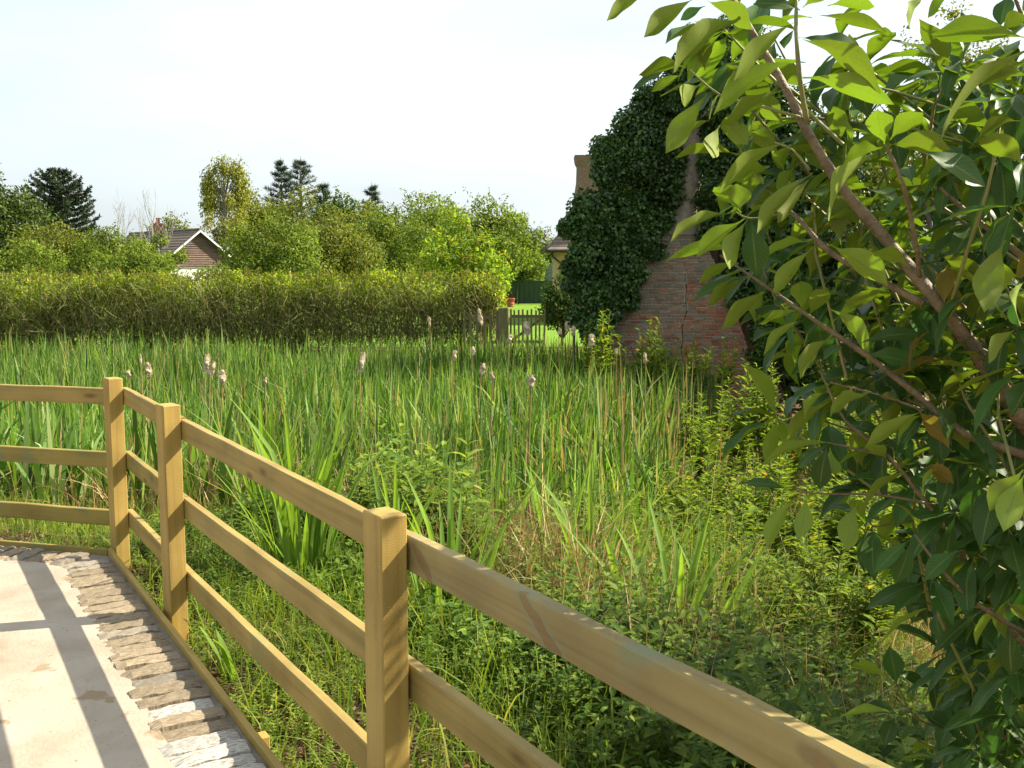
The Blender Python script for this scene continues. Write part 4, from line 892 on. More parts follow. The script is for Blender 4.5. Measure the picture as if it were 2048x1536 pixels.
ivy('ivy', 'dark ivy hanging over the wall right of the brick stack',
    [(1436,130,40),(1446,210,48),(1432,300,34),(1430,380,32),(1436,450,30),(1490,180,52),(1505,290,60),(1500,400,62),(1470,500,40,.3),(1560,260,60),(1565,370,70),(1555,480,64,.2),(1530,570,48,.3),(1540,650,44,.3),(1620,330,66),(1630,440,72,.2),(1620,550,70,.3),(1690,380,70,.3),(1700,500,76,.3),(1690,620,70,.3),(1440,255,36,.1),(1425,340,30,.15),(1422,420,26,.2),(1450,560,36,.4),(1490,600,36,.4),(1470,70,30,.2),(1412,120,22,.3),(1424,180,24,.2),(1418,260,20,.2),(1412,330,18,.2),(1404,400,18,.2),(1412,470,22,.3),(1450,75,34,.2),(1490,110,40,.2),(1535,165,44,.2),(1585,210,44,.2),(1640,260,44,.2),(1500,60,28,.4)], 60000, 82, 22.7)
# thicket and trees at the right
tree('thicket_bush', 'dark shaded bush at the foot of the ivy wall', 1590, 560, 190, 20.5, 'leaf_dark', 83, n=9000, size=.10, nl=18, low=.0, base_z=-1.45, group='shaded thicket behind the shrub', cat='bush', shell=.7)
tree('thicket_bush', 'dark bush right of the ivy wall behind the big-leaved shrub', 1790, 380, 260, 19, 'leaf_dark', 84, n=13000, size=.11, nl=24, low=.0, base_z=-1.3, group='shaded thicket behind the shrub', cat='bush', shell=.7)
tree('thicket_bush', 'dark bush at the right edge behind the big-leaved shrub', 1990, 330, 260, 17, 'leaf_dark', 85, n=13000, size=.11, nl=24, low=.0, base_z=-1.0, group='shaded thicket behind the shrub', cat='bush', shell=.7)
tree('hawthorn_tree', 'light green tree top above the ivy wall', 1710, 195, 230, 27, 'leaf_mid', 86, n=11000, size=.12, nl=22, low=.25, base_z=-.6, group='trees beyond the ivy wall', shell=.8)
tree('rowan_tree', 'loose small-leaved tree against the sky at top right', 1885, 0, 260, 21, 'leaf_olive', 87, n=7000, size=.085, nl=34, low=.45, base_z=-.6, group='trees beyond the ivy wall', shell=.95, lr=.30, rag=.3)
tree('thicket_bush', 'yellow-green bush between the rowan and the shrub', 1850, 250, 260, 22, 'leaf_olive', 88, n=9000, size=.11, nl=22, low=.1, base_z=-.6, group='trees beyond the ivy wall', cat='bush', shell=.8)

# ------------------------------------------------------------------ reed bed
rng = np.random.default_rng(90)
n = 54000; y = rng.uniform(8.0, 26.6, n); x = rng.uniform(-.60, .26, n) * y; u = udist(x, y)
edge = u + (vnoise(x, y, .8, 6) - .5) * 2.2
back = (x - KC[0]) * NB[0] + (y - KC[1]) * NB[1] > (x - KC[0]) * NM[0] + (y - KC[1]) * NM[1]
p = np.where(back, sstep(2.0, 3.0, edge), sstep(3.1, 5.0, edge)) * (1 - sstep(.10, .20, x / y + (vnoise(x, y, .5, 8) - .5) * .12)) * (.35 + .8 * vnoise(x, y, 1.1, 7)) * (1 - sstep(26.0, 26.5, y)) * (y / 22)
k = rng.uniform(0, 1, n) < p; x, y = x[k], y[k]; z = gz(x, y)
h = (1.2 + .42 * vnoise(x, y, .45, 11) + rng.normal(0, .17, len(x)) + .32 * (rng.uniform(0, 1, len(x)) < .12)) * (.74 + .26 * sstep(4, 9, udist(x, y)))
h = h - np.where(y > 24.4, (z + 1.63) * 1.05, 0)
V1, F1 = blades(rng, np.stack([x, y, z - .03], 1), np.clip(h, .3, 1.95), rng.uniform(.034, .068, len(x)), .10, 4, bend=.45)
# a few blades bent right over
q = rng.choice(len(x), 700, replace=False)
V2, F2 = blades(rng, np.stack([x[q], y[q], z[q]], 1), h[q] * .95, .018, .15, 6, bend=1.5)
V, Fc = join([(V1, F1), (V2, F2)])
tag(link('reed_bed', np_mesh('reed_bed', V, Fc, M['reed'])), 'dense bed of green reeds filling the pond', 'reeds', kind='stuff')
NR = len(x)
# dead stalks and litter low in the reeds
n = 24000; q = rng.choice(len(x), n); xd = x[q] + rng.normal(0, .3, n); yd = y[q] + rng.normal(0, .3, n)
nearw = rng.uniform(0, 1, n) < np.clip(1.35 - (udist(xd, yd) - 4) / 7, .12, 1); xd, yd = xd[nearw], yd[nearw]
V1, F1 = blades(rng, np.stack([xd, yd, gz(xd, yd)], 1), rng.uniform(.25, .95, len(xd)), rng.uniform(.008, .018, len(xd)), .28, 4, bend=1.3)
n2 = 330; yt = rng.uniform(9.5, 17, n2); xt = rng.uniform(-.42, .24, n2) * yt
V2, F2 = blades(rng, np.stack([xt, yt, gz(xt, yt)], 1), rng.uniform(1.0, 1.75, n2), .016, .07, 4, bend=.05, tipw=.6)
n3 = 26; yt = rng.uniform(13.5, 16.5, n3); xt = rng.uniform(.09, .20, n3) * yt
V3, F3 = blades(rng, np.stack([xt, yt, gz(xt, yt)], 1), rng.uniform(1.5, 2.1, n3), .018, .04, 4, bend=.03, tipw=.6)
y4 = rng.uniform(6.5, 16, 26000); x4 = rng.uniform(-.45, .32, 26000) * y4; u4 = udist(x4, y4) + (vnoise(x4, y4, .8, 6) - .5) * 2.0; k4 = (u4 > 3.0) & (u4 < np.where(x4 / y4 > .03, 9.5, 6.2)) & (rng.uniform(0, 1, 26000) < vnoise(x4, y4, 1.3, 15) * 1.4 - .2); x4, y4 = x4[k4], y4[k4]
V4, F4 = blades(rng, np.stack([x4, y4, gz(x4, y4)], 1), rng.uniform(.35, 1.0, len(x4)), rng.uniform(.010, .022, len(x4)), .25, 4, bend=1.1); print('straw', len(x4))
tag(link('straw_reeds', np_mesh('straw_reeds', V4, F4, M['straw'])), 'pale straw-coloured dead blades along the near edge of the reeds', 'reeds', kind='stuff')
V, Fc = join([(V1, F1), (V2, F2), (V3, F3)])
tag(link('dead_reeds', np_mesh('dead_reeds', V, Fc, M['dry'])), 'tan dead reed stalks standing and bent among the reeds', 'reeds', kind='stuff')

# cattails gone to seed
def fluff_mesh(seed, big):
    r = np.random.default_rng(seed); nu, nv = 12, 12; V = []; Fc = []
    for i in range(nv + 1):
        t = i / nv; z = t; base = math.sin(math.pi * min(1, max(0, t * .94 + .03))) ** .6
        lump = .6 + .4 * abs(math.sin(t * math.pi * (2.2 if big else 1.2) + seed))
        for j in range(nu):
            a = 6.2832 * j / nu; k = base * lump * (1 + .28 * math.sin(a * 2 + t * 9 + seed) + r.uniform(-.16, .16)); V.append((.42 * k * math.cos(a), .42 * k * math.sin(a), z + r.uniform(-.02, .02)))
    for i in range(nv):
        for j in range(nu): Fc.append((i * nu + j, i * nu + (j + 1) % nu, (i + 1) * nu + (j + 1) % nu, (i + 1) * nu + j))
    m = MB(); m.add(V, Fc); n = 240; d = sph(r, n); t = r.uniform(.05, .95, n); P = np.stack([d[:, 0] * .36, d[:, 1] * .36, t], 1)
    Vs, Fs = scatter(T_DIAMOND, P, norm(d + [0, 0, .2]), sph(r, n), r.uniform(.08, .18, n), r.uniform(.03, .07, n)); m.add(Vs, [tuple(f) for f in Fs.tolist()])
    return m.mesh('seed_head', M['fluff'])
FL = [fluff_mesh(s, s % 2) for s in (3, 4, 5, 6)]
CT = [(258,747,14,20,'just behind the fence corner, left of the pair beside it'),(282,718,7,26,'thin one behind the fence corner'),(300,739,18,36,'right behind the corner post top'),
      (410,726,18,46,'left of the close pair above the top rail'),(419,738,16,40,'right of the close pair above the top rail'),(445,753,24,32,'large and ragged beside the close pair'),(530,762,9,18,'small, standing alone above the top rail'),
      (719,724,17,50,'long two-lobed head alone in the middle of the bed'),(859,644,9,26,'small and far, before the hedge'),(963,634,13,40,'tall one before the picket panel'),(908,711,14,26,'left one of three below the gate'),(945,702,14,22,'middle one of three below the gate'),
      (962,738,18,30,'brown-stalked one below the gate post'),(985,752,15,24,'short one right of the brown-stalked cattail'),(1018,677,15,20,'pale one in front of the gate post'),(1056,657,20,36,'bulky one in front of the picket gate'),(1062,762,22,34,'nearest and largest, in the centre'),
      (1118,663,11,18,'small one right of the gate'),(1131,646,14,34,'left of the tight cluster before the dark bush'),(1140,650,15,34,'middle of the tight cluster before the dark bush'),(1146,662,13,26,'right of the tight cluster before the dark bush'),(1191,651,15,28,'in front of the ivy foot'),
      (1183,680,18,30,'hunched one below the ivy foot'),(1232,704,9,16,'small one before the brick stack, left'),(1291,716,12,28,'slim one before the brick stack, right')]
rr = random.Random(12)
for i, (px, py, w, h, why) in enumerate(CT):
    D = min(24.3, 2650 / (py - 540)); c = W(px, py, D); bx = c[0] + rr.uniform(-.12, .12); by = c[1] + rr.uniform(-.1, .1); g = float(gz(bx, by)); root = empty('cattail', (bx, by, g)); tag(root, 'cattail with fluffy seed head, ' + why, 'cattail', 'cattails in the reed bed')
    hh = h / PPM(D) * .85; ww = w / PPM(D) * .8; tx, ty, tz = c[0] - bx, c[1] - by, c[2] - g
    m = MB(); m.tube([(0, 0, 0), (tx * .45 + rr.uniform(-.03, .03), ty * .45, tz * .5), (tx, ty, tz - hh * .5 + .02), (tx, ty, tz + hh * .55)], [.011, .009, .008, .003], 5); m.build('stalk', M['dry'], root)
    o = link('seed_head', FL[i % 4], root); o.location = (tx, ty, tz - hh / 2); o.scale = (ww, ww, hh); o.rotation_euler = (rr.uniform(-.25, .25), rr.uniform(-.25, .25), rr.uniform(0, 6))

# ------------------------------------------------------------------ bank: grass, weeds, creepers
rng = np.random.default_rng(100)
def bankpts(n, u0, u1, ymax=13.5, xl=-.62, xh=.62):
    y = rng.uniform(1.6, ymax, n); x = rng.uniform(xl, xh, n) * (y + 1.0); u = udist(x, y); k = (u > u0) & (u < u1); return x[k], y[k], u[k]
# weed sprigs: an upright stem with leaf pairs, many in one mass
def sprig(seed, pairs, leaf, T=T_OVAL, asp=.42, ang=.75):
    r = np.random.default_rng(seed); Ps, As, Ns, Ls = [], [], [], []
    for i in range(pairs):
        t = (i + 1) / (pairs + .4); a0 = i * 1.57 + r.uniform(-.4, .4)
        for s in (0, math.pi):
            a = a0 + s; d = np.array([math.cos(a), math.sin(a), ang * r.uniform(.2, .9)]); Ps.append((.02 * math.sin(i), 0, t)); As.append(d); Ns.append((-d[0] * .4, -d[1] * .4, 1)); Ls.append(leaf * (1.15 - .6 * abs(t - .45)) * r.uniform(.8, 1.2))
    Ls = np.array(Ls); V, Fc = scatter(T, np.array(Ps), np.array(As), np.array(Ns), Ls, Ls * asp)
    S = np.array([[-.012, 0, 0], [.012, 0, 0], [0.004, 0, 1], [0, -.012, 0], [0, .012, 0], [0, .003, 1]]); V2 = np.concatenate([V, S]); o = len(V); F2 = np.concatenate([Fc, [[o, o + 1, o + 2], [o + 3, o + 4, o + 5]]])
    return V2, F2
def plant_mass(templates, x, y, H, spread, lean=.18):
    out = []; k = rng.integers(0, len(templates), len(x)); z = gz(x, y)
    for t, (v, f) in enumerate(templates):
        m_ = k == t
        if not m_.any(): continue
        X_, Y_, Z_, h = x[m_], y[m_], z[m_], H[m_]; n = len(X_); a = rng.uniform(0, 6.28, n); c, s = np.cos(a), np.sin(a); lx, ly = rng.normal(0, lean, n), rng.normal(0, lean, n)
        vx = v[None, :, 0] * c[:, None] - v[None, :, 1] * s[:, None]; vy = v[None, :, 0] * s[:, None] + v[None, :, 1] * c[:, None]; vz = np.repeat(v[None, :, 2], n, 0)
        q = spread * h
        V = np.stack([X_[:, None] + vx * q[:, None] + vz * (lx * h)[:, None], Y_[:, None] + vy * q[:, None] + vz * (ly * h)[:, None], Z_[:, None] + vz * h[:, None] - .01], -1)
        out.append((V.reshape(-1, 3), (f[None] + (np.arange(n) * len(v))[:, None, None]).reshape(-1, 3)))
    return join(out)
SP = [sprig(s, p, l) for s, p, l in ((1, 12, .14), (2, 16, .10), (3, 9, .19), (4, 18, .085), (5, 14, .12))]
x, y, u = bankpts(30000, .25, 17, 14.5)
keep = (u < 7.2) | (x / y > .14); x, y, u = x[keep], y[keep], u[keep]
keep = rng.uniform(0, 1, len(x)) < (.02 + .9 * vnoise(x, y, .9, 21) ** 1.6) * (1 - .75 * sstep(4.2, 6.2, u) * (x / y < .12)); x, y, u = x[keep], y[keep], u[keep]
H = (.09 + (.14 + .50 * sstep(.5, 2.2, u)) * vnoise(x, y, .8, 22) ** 1.3 + .10 * sstep(1, 4, u)) * rng.uniform(.6, 1.4, len(x))
H = H * (1 - .5 * sstep(2.8, 4.5, u) * (x / y < .06)); V, Fc = plant_mass(SP, x, y, H, 1.0); print('weeds', len(x), len(Fc))
tag(link('bank_weeds', np_mesh('bank_weeds', V, Fc, M['weed'])), 'mixed leafy weeds covering the bank below the fence', 'weeds', kind='stuff')
x, y, u = bankpts(90000, .12, 15, 15.5); keep = rng.uniform(0, 1, len(x)) < (.15 + 1.0 * vnoise(x, y, .55, 23)) * sstep(.1, 1.4, u); x, y, u = x[keep], y[keep], u[keep]
h = (.22 + .4 * vnoise(x, y, .6, 24)) * rng.uniform(.5, 1.3, len(x)) * (.5 + .5 * sstep(.3, 3, u)) * (1 + .6 * sstep(.02, .16, x / y) * sstep(5.5, 7.5, y))
V, Fc = blades(rng, np.stack([x, y, gz(x, y)], 1), h, rng.uniform(.006, .013, len(x)), .22, 4, bend=1.2)
tag(link('bank_grass', np_mesh('bank_grass', V, Fc, M['grass'])), 'long yellow-green grass arching over the bank', 'grass', kind='stuff')
x, y, u = bankpts(100000, .8, 11, 14, -.4); keep = rng.uniform(0, 1, len(x)) < (vnoise(x, y, .8, 25) * 1.4 - .1) * sstep(1.2, 3.2, u) * (1 - .85 * sstep(.16, .28, x / y) * (1 - sstep(6, 8, y))); x, y = x[keep], y[keep]
V, Fc = blades(rng, np.stack([x, y, gz(x, y)], 1), rng.uniform(.2, .8, len(x)), rng.uniform(.005, .011, len(x)), .3, 4, bend=1.1)
tag(link('dry_grass', np_mesh('dry_grass', V, Fc, M['dry'])), 'straw-coloured dry grass and stalks on the bank', 'grass', kind='stuff')
# creeping ground cover under the shrub
x, y, u = bankpts(70000, .25, 9.5, 8.5, .08, .72); keep = rng.uniform(0, 1, len(x)) < .35 + .8 * vnoise(x, y, 1.6, 26); x, y = x[keep], y[keep]; k = len(x)
P = np.stack([x, y, gz(x, y) + rng.uniform(.01, .13, k)], 1)
V, Fc = scatter(T_OVAL, P, norm(sph(rng, k) * [1, 1, .25]), norm(rng.normal(0, .35, (k, 3)) + [0, 0, 1]), rng.uniform(.03, .065, k), rng.uniform(.03, .055, k))
tag(link('ground_creeper', np_mesh('ground_creeper', V, Fc, M['creeper'])), 'small round-leaved creeper carpeting the shaded ground', 'ground cover', kind='stuff')

x, y, u = bankpts(60000, .04, 2.2, 7.0); keep = rng.uniform(0, 1, len(x)) < .25 + .9 * vnoise(x, y, 2.2, 31); x, y = x[keep], y[keep]; k = len(x)
P = np.stack([x, y, gz(x, y) + rng.uniform(.004, .02, k)], 1)
V, Fc = scatter(T_DIAMOND, P, norm(sph(rng, k) * [1, 1, .3]), norm(rng.normal(0, .4, (k, 3)) + [0, 0, 1]), rng.uniform(.015, .05, k), rng.uniform(.008, .025, k))
tag(link('leaf_litter', np_mesh('leaf_litter', V, Fc, M['litter'])), 'brown leaf litter and wood chips on the soil by the edging', 'litter', kind='stuff')
x, y, u = bankpts(24000, .05, 1.9, 7.0); keep = rng.uniform(0, 1, len(x)) < 1.25 * vnoise(x, y, 1.7, 33) - .16; x, y = x[keep], y[keep]
V, Fc = plant_mass(SP, x, y, rng.uniform(.04, .13, len(x)), 1.6, .3)
V2, F2 = blades(rng, np.stack([x + .05, y, gz(x + .05, y)], 1), rng.uniform(.08, .28, len(x)), .007, .3, 4, bend=1.2); V, Fc = join([(V, Fc), (V2, F2)])
tag(link('edge_seedlings', np_mesh('edge_seedlings', V, Fc, M['grass'])), 'small seedlings and grass sprouting along the timber edging', 'weeds', kind='stuff')

SPN = [sprig(s_, p_, l_, asp=.55) for s_, p_, l_ in ((11, 7, .26), (12, 8, .22), (13, 6, .32))]
x, y, u = bankpts(26000, .3, 4.6, 9.0); keep = rng.uniform(0, 1, len(x)) < (1.35 * vnoise(x, y, 1.1, 41) - .42) * (1 - sstep(3.4, 4.6, u)); keep &= (x - KC[0]) * NB[0] + (y - KC[1]) * NB[1] < (x - KC[0]) * NM[0] + (y - KC[1]) * NM[1] + .4; x, y, u = x[keep], y[keep], u[keep]
V, Fc = plant_mass(SPN, x, y, rng.uniform(.14, .30, len(x)) * (.6 + .9 * sstep(.5, 2.0, u)), .9); print('fence weeds', len(x))
tag(link('fence_side_weeds', np_mesh('fence_side_weeds', V, Fc, M['weed_dark'])), 'dark broad-leaved weeds crowding below the fence rails', 'weeds', kind='stuff')

# tall willowherb plants
def herb_mesh(seed):
    r = np.random.default_rng(seed); parts = []; st = MB()
    for b in range(6):
        a = r.uniform(0, 6.28); dx, dy = math.cos(a) * r.uniform(.03, .16), math.sin(a) * r.uniform(.03, .16); h0 = 0 if b < 3 else r.uniform(.25, .5); top = r.uniform(.72, 1.0)
        p0 = np.array([dx * h0 * .8, dy * h0 * .8, h0]); p1 = np.array([dx * 1.3, dy * 1.3, top]); st.tube([p0, (p0 + p1) / 2 + r.normal(0, .012, 3), p1], [.006, .004, .002], 4, cap=False)
        n = 46; t = r.uniform(.12, 1, n); P = p0 + (p1 - p0) * t[:, None]; az = r.uniform(0, 6.28, n); Ax = np.stack([np.cos(az), np.sin(az), r.uniform(.2, 1.1, n)], 1); ln = .135 * (1.1 - .75 * t) * r.uniform(.7, 1.3, n)
        parts.append(scatter(T_DIAMOND, P, Ax, norm(np.stack([-np.cos(az) * .5, -np.sin(az) * .5, np.ones(n)], 1)), ln, ln * .30))
    V, Fc = join(parts); return st.mesh('stem', M['twig']), np_mesh('foliage', V, Fc, M['weed_y'])
HM = [herb_mesh(s) for s in (1, 2, 3, 4)]
def herb(px, py_top, D, label, group, rz):
    top = W(px, py_top, D); g = float(gz(top[0], top[1])); h = top[2] - g; root = empty('willowherb', (top[0], top[1], g), rz); tag(root, label, 'plant', group); s, f = HM[int(rz * 10) % 4]
    for nme, me in (('stem', s), ('foliage', f)):
        o = link(nme, me, root); o.scale = (1.25 * h ** .5, 1.25 * h ** .5, h)
rr = random.Random(77)
for (px, py, D) in [(1205,612,20.5),(1215,640,20),(1296,628,20.5),(1308,655,20),(1340,668,19.5),(1262,668,20),(1400,655,20),(1445,670,19),(1190,645,21)]:
    herb(px, py, D, 'tall shaded willowherb standing before the foot of the brick stack', 'willowherbs before the brick stack', rr.uniform(0, 6))
for k in range(66):
    D = rr.uniform(9.2, 14.5); px = rr.uniform(1370, 1960) + (14.5 - D) * 6; py = 700 + (15 - D) * 38 + rr.uniform(-25, 70) + max(0, 1450 - px) * .55 - (30 if 1440 < px < 1560 else 0)
    where = 'at the reed side' if px < 1440 else 'in the middle' if px < 1600 else 'below the shrub leaves' if px < 1780 else 'hidden behind the shrub'
    row = 'front row' if D < 10.6 else 'middle row' if D < 12.6 else 'back row'
    herb(px, py, D, 'bushy sunlit willowherb in the %s of the thicket, %s' % (row, where), 'willowherb thicket', rr.uniform(0, 6))
for k in range(40):
    D = rr.uniform(6.5, 9.5); px = rr.uniform(1230, 1780); py = 885 + (9.5 - D) * 70 + rr.uniform(0, 90)
    herb(px, py, D, 'short willowherb among the grasses %s' % ('left of the leaning iris clump' if px < 1345 else 'right of the leaning iris clump' if px < 1540 else 'under the shrub twigs'), 'short willowherbs on the bank', rr.uniform(0, 6))
for k in range(16):
    D = rr.uniform(7.8, 11); px = rr.uniform(480, 1150); py = 985 + (11 - D) * 45 + rr.uniform(0, 60)
    herb(px, py, D, 'pale weed plant at the near edge of the reeds, %s' % ('behind the long top rail' if px < 720 else 'behind the nearest post' if px < 900 else 'in front of the largest cattail'), 'weeds at the reed edge', rr.uniform(0, 6))

# iris clumps with sword leaves
def sword_mesh(seed):
    r = np.random.default_rng(seed); n = 9; V = []; Fc = []; b = r.uniform(.02, .30); kink = r.uniform(.55, .9)
    for i in range(n + 1):
        t = i / n; w = (.5 * (1 - t ** 3) * (.65 + .35 * min(1, t * 3))); x = b * t ** 2 + (max(0, t - kink) * .5 if seed % 3 == 0 else 0); z = t - b * .4 * t ** 3
        V += [(x, -w * 1, z), (x + .012 * (1 - t), 0, z), (x, w * 1, z)]
    for i in range(n):
        a = i * 3; Fc += [(a, a + 1, a + 4, a + 3), (a + 1, a + 2, a + 5, a + 4)]
    m = MB(); m.add([(x, y, z) for x, y, z in V], Fc); return m.mesh('leaf', M['iris'])
SW = [sword_mesh(s) for s in range(6)]
def iris(px, py, D, n, h, label, seed, w=.034, spread=.1):
    w = w * 1.5; h = h * 1.15
    r = random.Random(seed); c = W(px, py, D); g = float(gz(c[0], c[1])); root = empty('iris_clump', (c[0], c[1], g)); tag(root, label, 'plant', 'iris clumps on the bank')
    for k in range(n):
        o = link('leaf', SW[r.randrange(6)], root); a = r.uniform(0, 6.28); q = r.uniform(0, spread); hh = h * r.uniform(.55, 1.05)
        o.location = (q * math.cos(a), q * math.sin(a), -.02); o.rotation_euler = (r.uniform(-.12, .12), abs(r.gauss(.08, .18)), a); o.scale = (hh, w * r.uniform(.7, 1.15), hh)
iris(610, 1330, 6.0, 38, 1.15, 'tall iris clump seen between the rails left of the nearest post', 1, .036, .16)
iris(545, 1150, 7.6, 24, 1.1, 'iris clump farther back behind the top rail', 2, .034, .16)
iris(905, 1330, 5.2, 26, .85, 'dark iris clump in the gap below the top rail', 3, .032, .16)
iris(1190, 1180, 7.0, 26, 1.1, 'upright iris clump above the middle of the long rail', 4, .034, .2)
iris(1345, 1310, 5.6, 22, .95, 'leaning iris clump right of centre above the long rail', 5, .038, .12)
iris(1255, 1230, 6.2, 16, .9, 'small iris clump left of the leaning one', 6, .032, .12)
iris(790, 1250, 6.2, 16, .9, 'thin iris clump right behind the nearest post', 7, .032, .15)
iris(480, 1440, 4.4, 7, .35, 'low grassy iris tuft beside the timber edging', 8, .028, .12)
iris(1110, 1120, 7.8, 18, 1.1, 'iris clump behind the nearest post, before the dry reeds', 10, .034, .22)
iris(1425, 1235, 6.2, 18, 1.0, 'bright iris clump just right of the leaning one', 11, .036, .16)
iris(1300, 1130, 7.6, 18, 1.0, 'iris clump standing behind the leaning one', 12, .034, .2)
iris(1000, 1110, 8.2, 14, 1.0, 'iris clump at the edge of the reeds above the long rail', 13, .034, .2)
iris(1480, 1120, 7.6, 12, .8, 'thin iris clump below the sunlit thicket', 14, .032, .2)
iris(1640, 1000, 9.0, 10, .7, 'grass-like iris tuft below the shrub twigs', 9, .03, .15)

# ------------------------------------------------------------------ big-leaved evergreen shrub at the right
shrub = empty('evergreen_shrub', (1.9, 2.3, float(gz(1.9, 2.3)))); tag(shrub, 'large-leaved evergreen shrub reaching in from the right', 'shrub')
SO = np.array(shrub.location)
def sleaf_mesh(seed, mat, flat=False):
    """leaf along +y, unit length and width; drooping, cupped, wavy margin"""
    r = np.random.default_rng(seed); n = 11; V = []; UV = []; Fc = []; droop = r.uniform(.10, .42); cup = r.uniform(.04, .20); ph = r.uniform(0, 6); wav = r.uniform(.010, .032); side = r.uniform(-.10, .10)
    prof = [0.05, .06, .20, .42, .64, .84, .97, 1.0, .93, .72, .36, .01]
    for i in range(n + 1):
        t = i / n; w = prof[i] * .5; zc = -droop * (max(0, t - .1)) ** 2 * 1.2; xc = side * t * t * 3
        for j in range(5):
            s = (j - 2) / 2; x = xc + w * s; z = zc + (cup * abs(s) ** 1.3 * prof[i] * .5 + wav * abs(s) * math.sin(t * 15 + ph + (s > 0) * 1.3))
            V.append((x, t, z)); UV.append((.5 + s * .5, t))
    for i in range(n):
        for j in range(4): a = i * 5 + j; Fc.append((a, a + 1, a + 6, a + 5))
    return np_mesh('leaf', np.array(V), np.array(Fc), mat, True, UV), np.array(V), np.array(Fc), np.array(UV)
LF = [sleaf_mesh(s, M['sleaf']) for s in range(14)]; LFY = [sleaf_mesh(s + 40, M['sleaf_y']) for s in range(2)]
LEAVES = []                                           # (matrix, variant, yellow, visible size)
def put_leaf(b, t, width, nrm, var, yellow=False):
    b = np.asarray(b, float); t = np.asarray(t, float); y = t - b; Ln = np.linalg.norm(y); y = y / Ln; z = np.asarray(nrm, float); z = z - y * (z @ y); z = z / np.linalg.norm(z); x = np.cross(y, z)
    LEAVES.append((np.stack([x * width, y * Ln, z * Ln], 1), b - SO, var, yellow))
rl = random.Random(5)
UPV = np.array([0, 0, 1.0])
def leaf_px(bx, by, tx, ty, wpx, D, side='u', dt=None, yellow=False):
    b = W(bx, by, D); t = W(tx, ty, D + (rl.uniform(-.06, .03) if dt is None else dt)); v = norm((b + t) / 2 - CAM)
    nrm = (v * .75 + UPV * .65) if side == 'u' else (-v * .75 + UPV * .65); nrm = nrm + np.array([rl.uniform(-.25, .25), 0, rl.uniform(-.1, .2)])
    put_leaf(b, b + (t - b) * 1.08, wpx / PPM(D) * 1.12, nrm, rl.randrange(14), yellow)
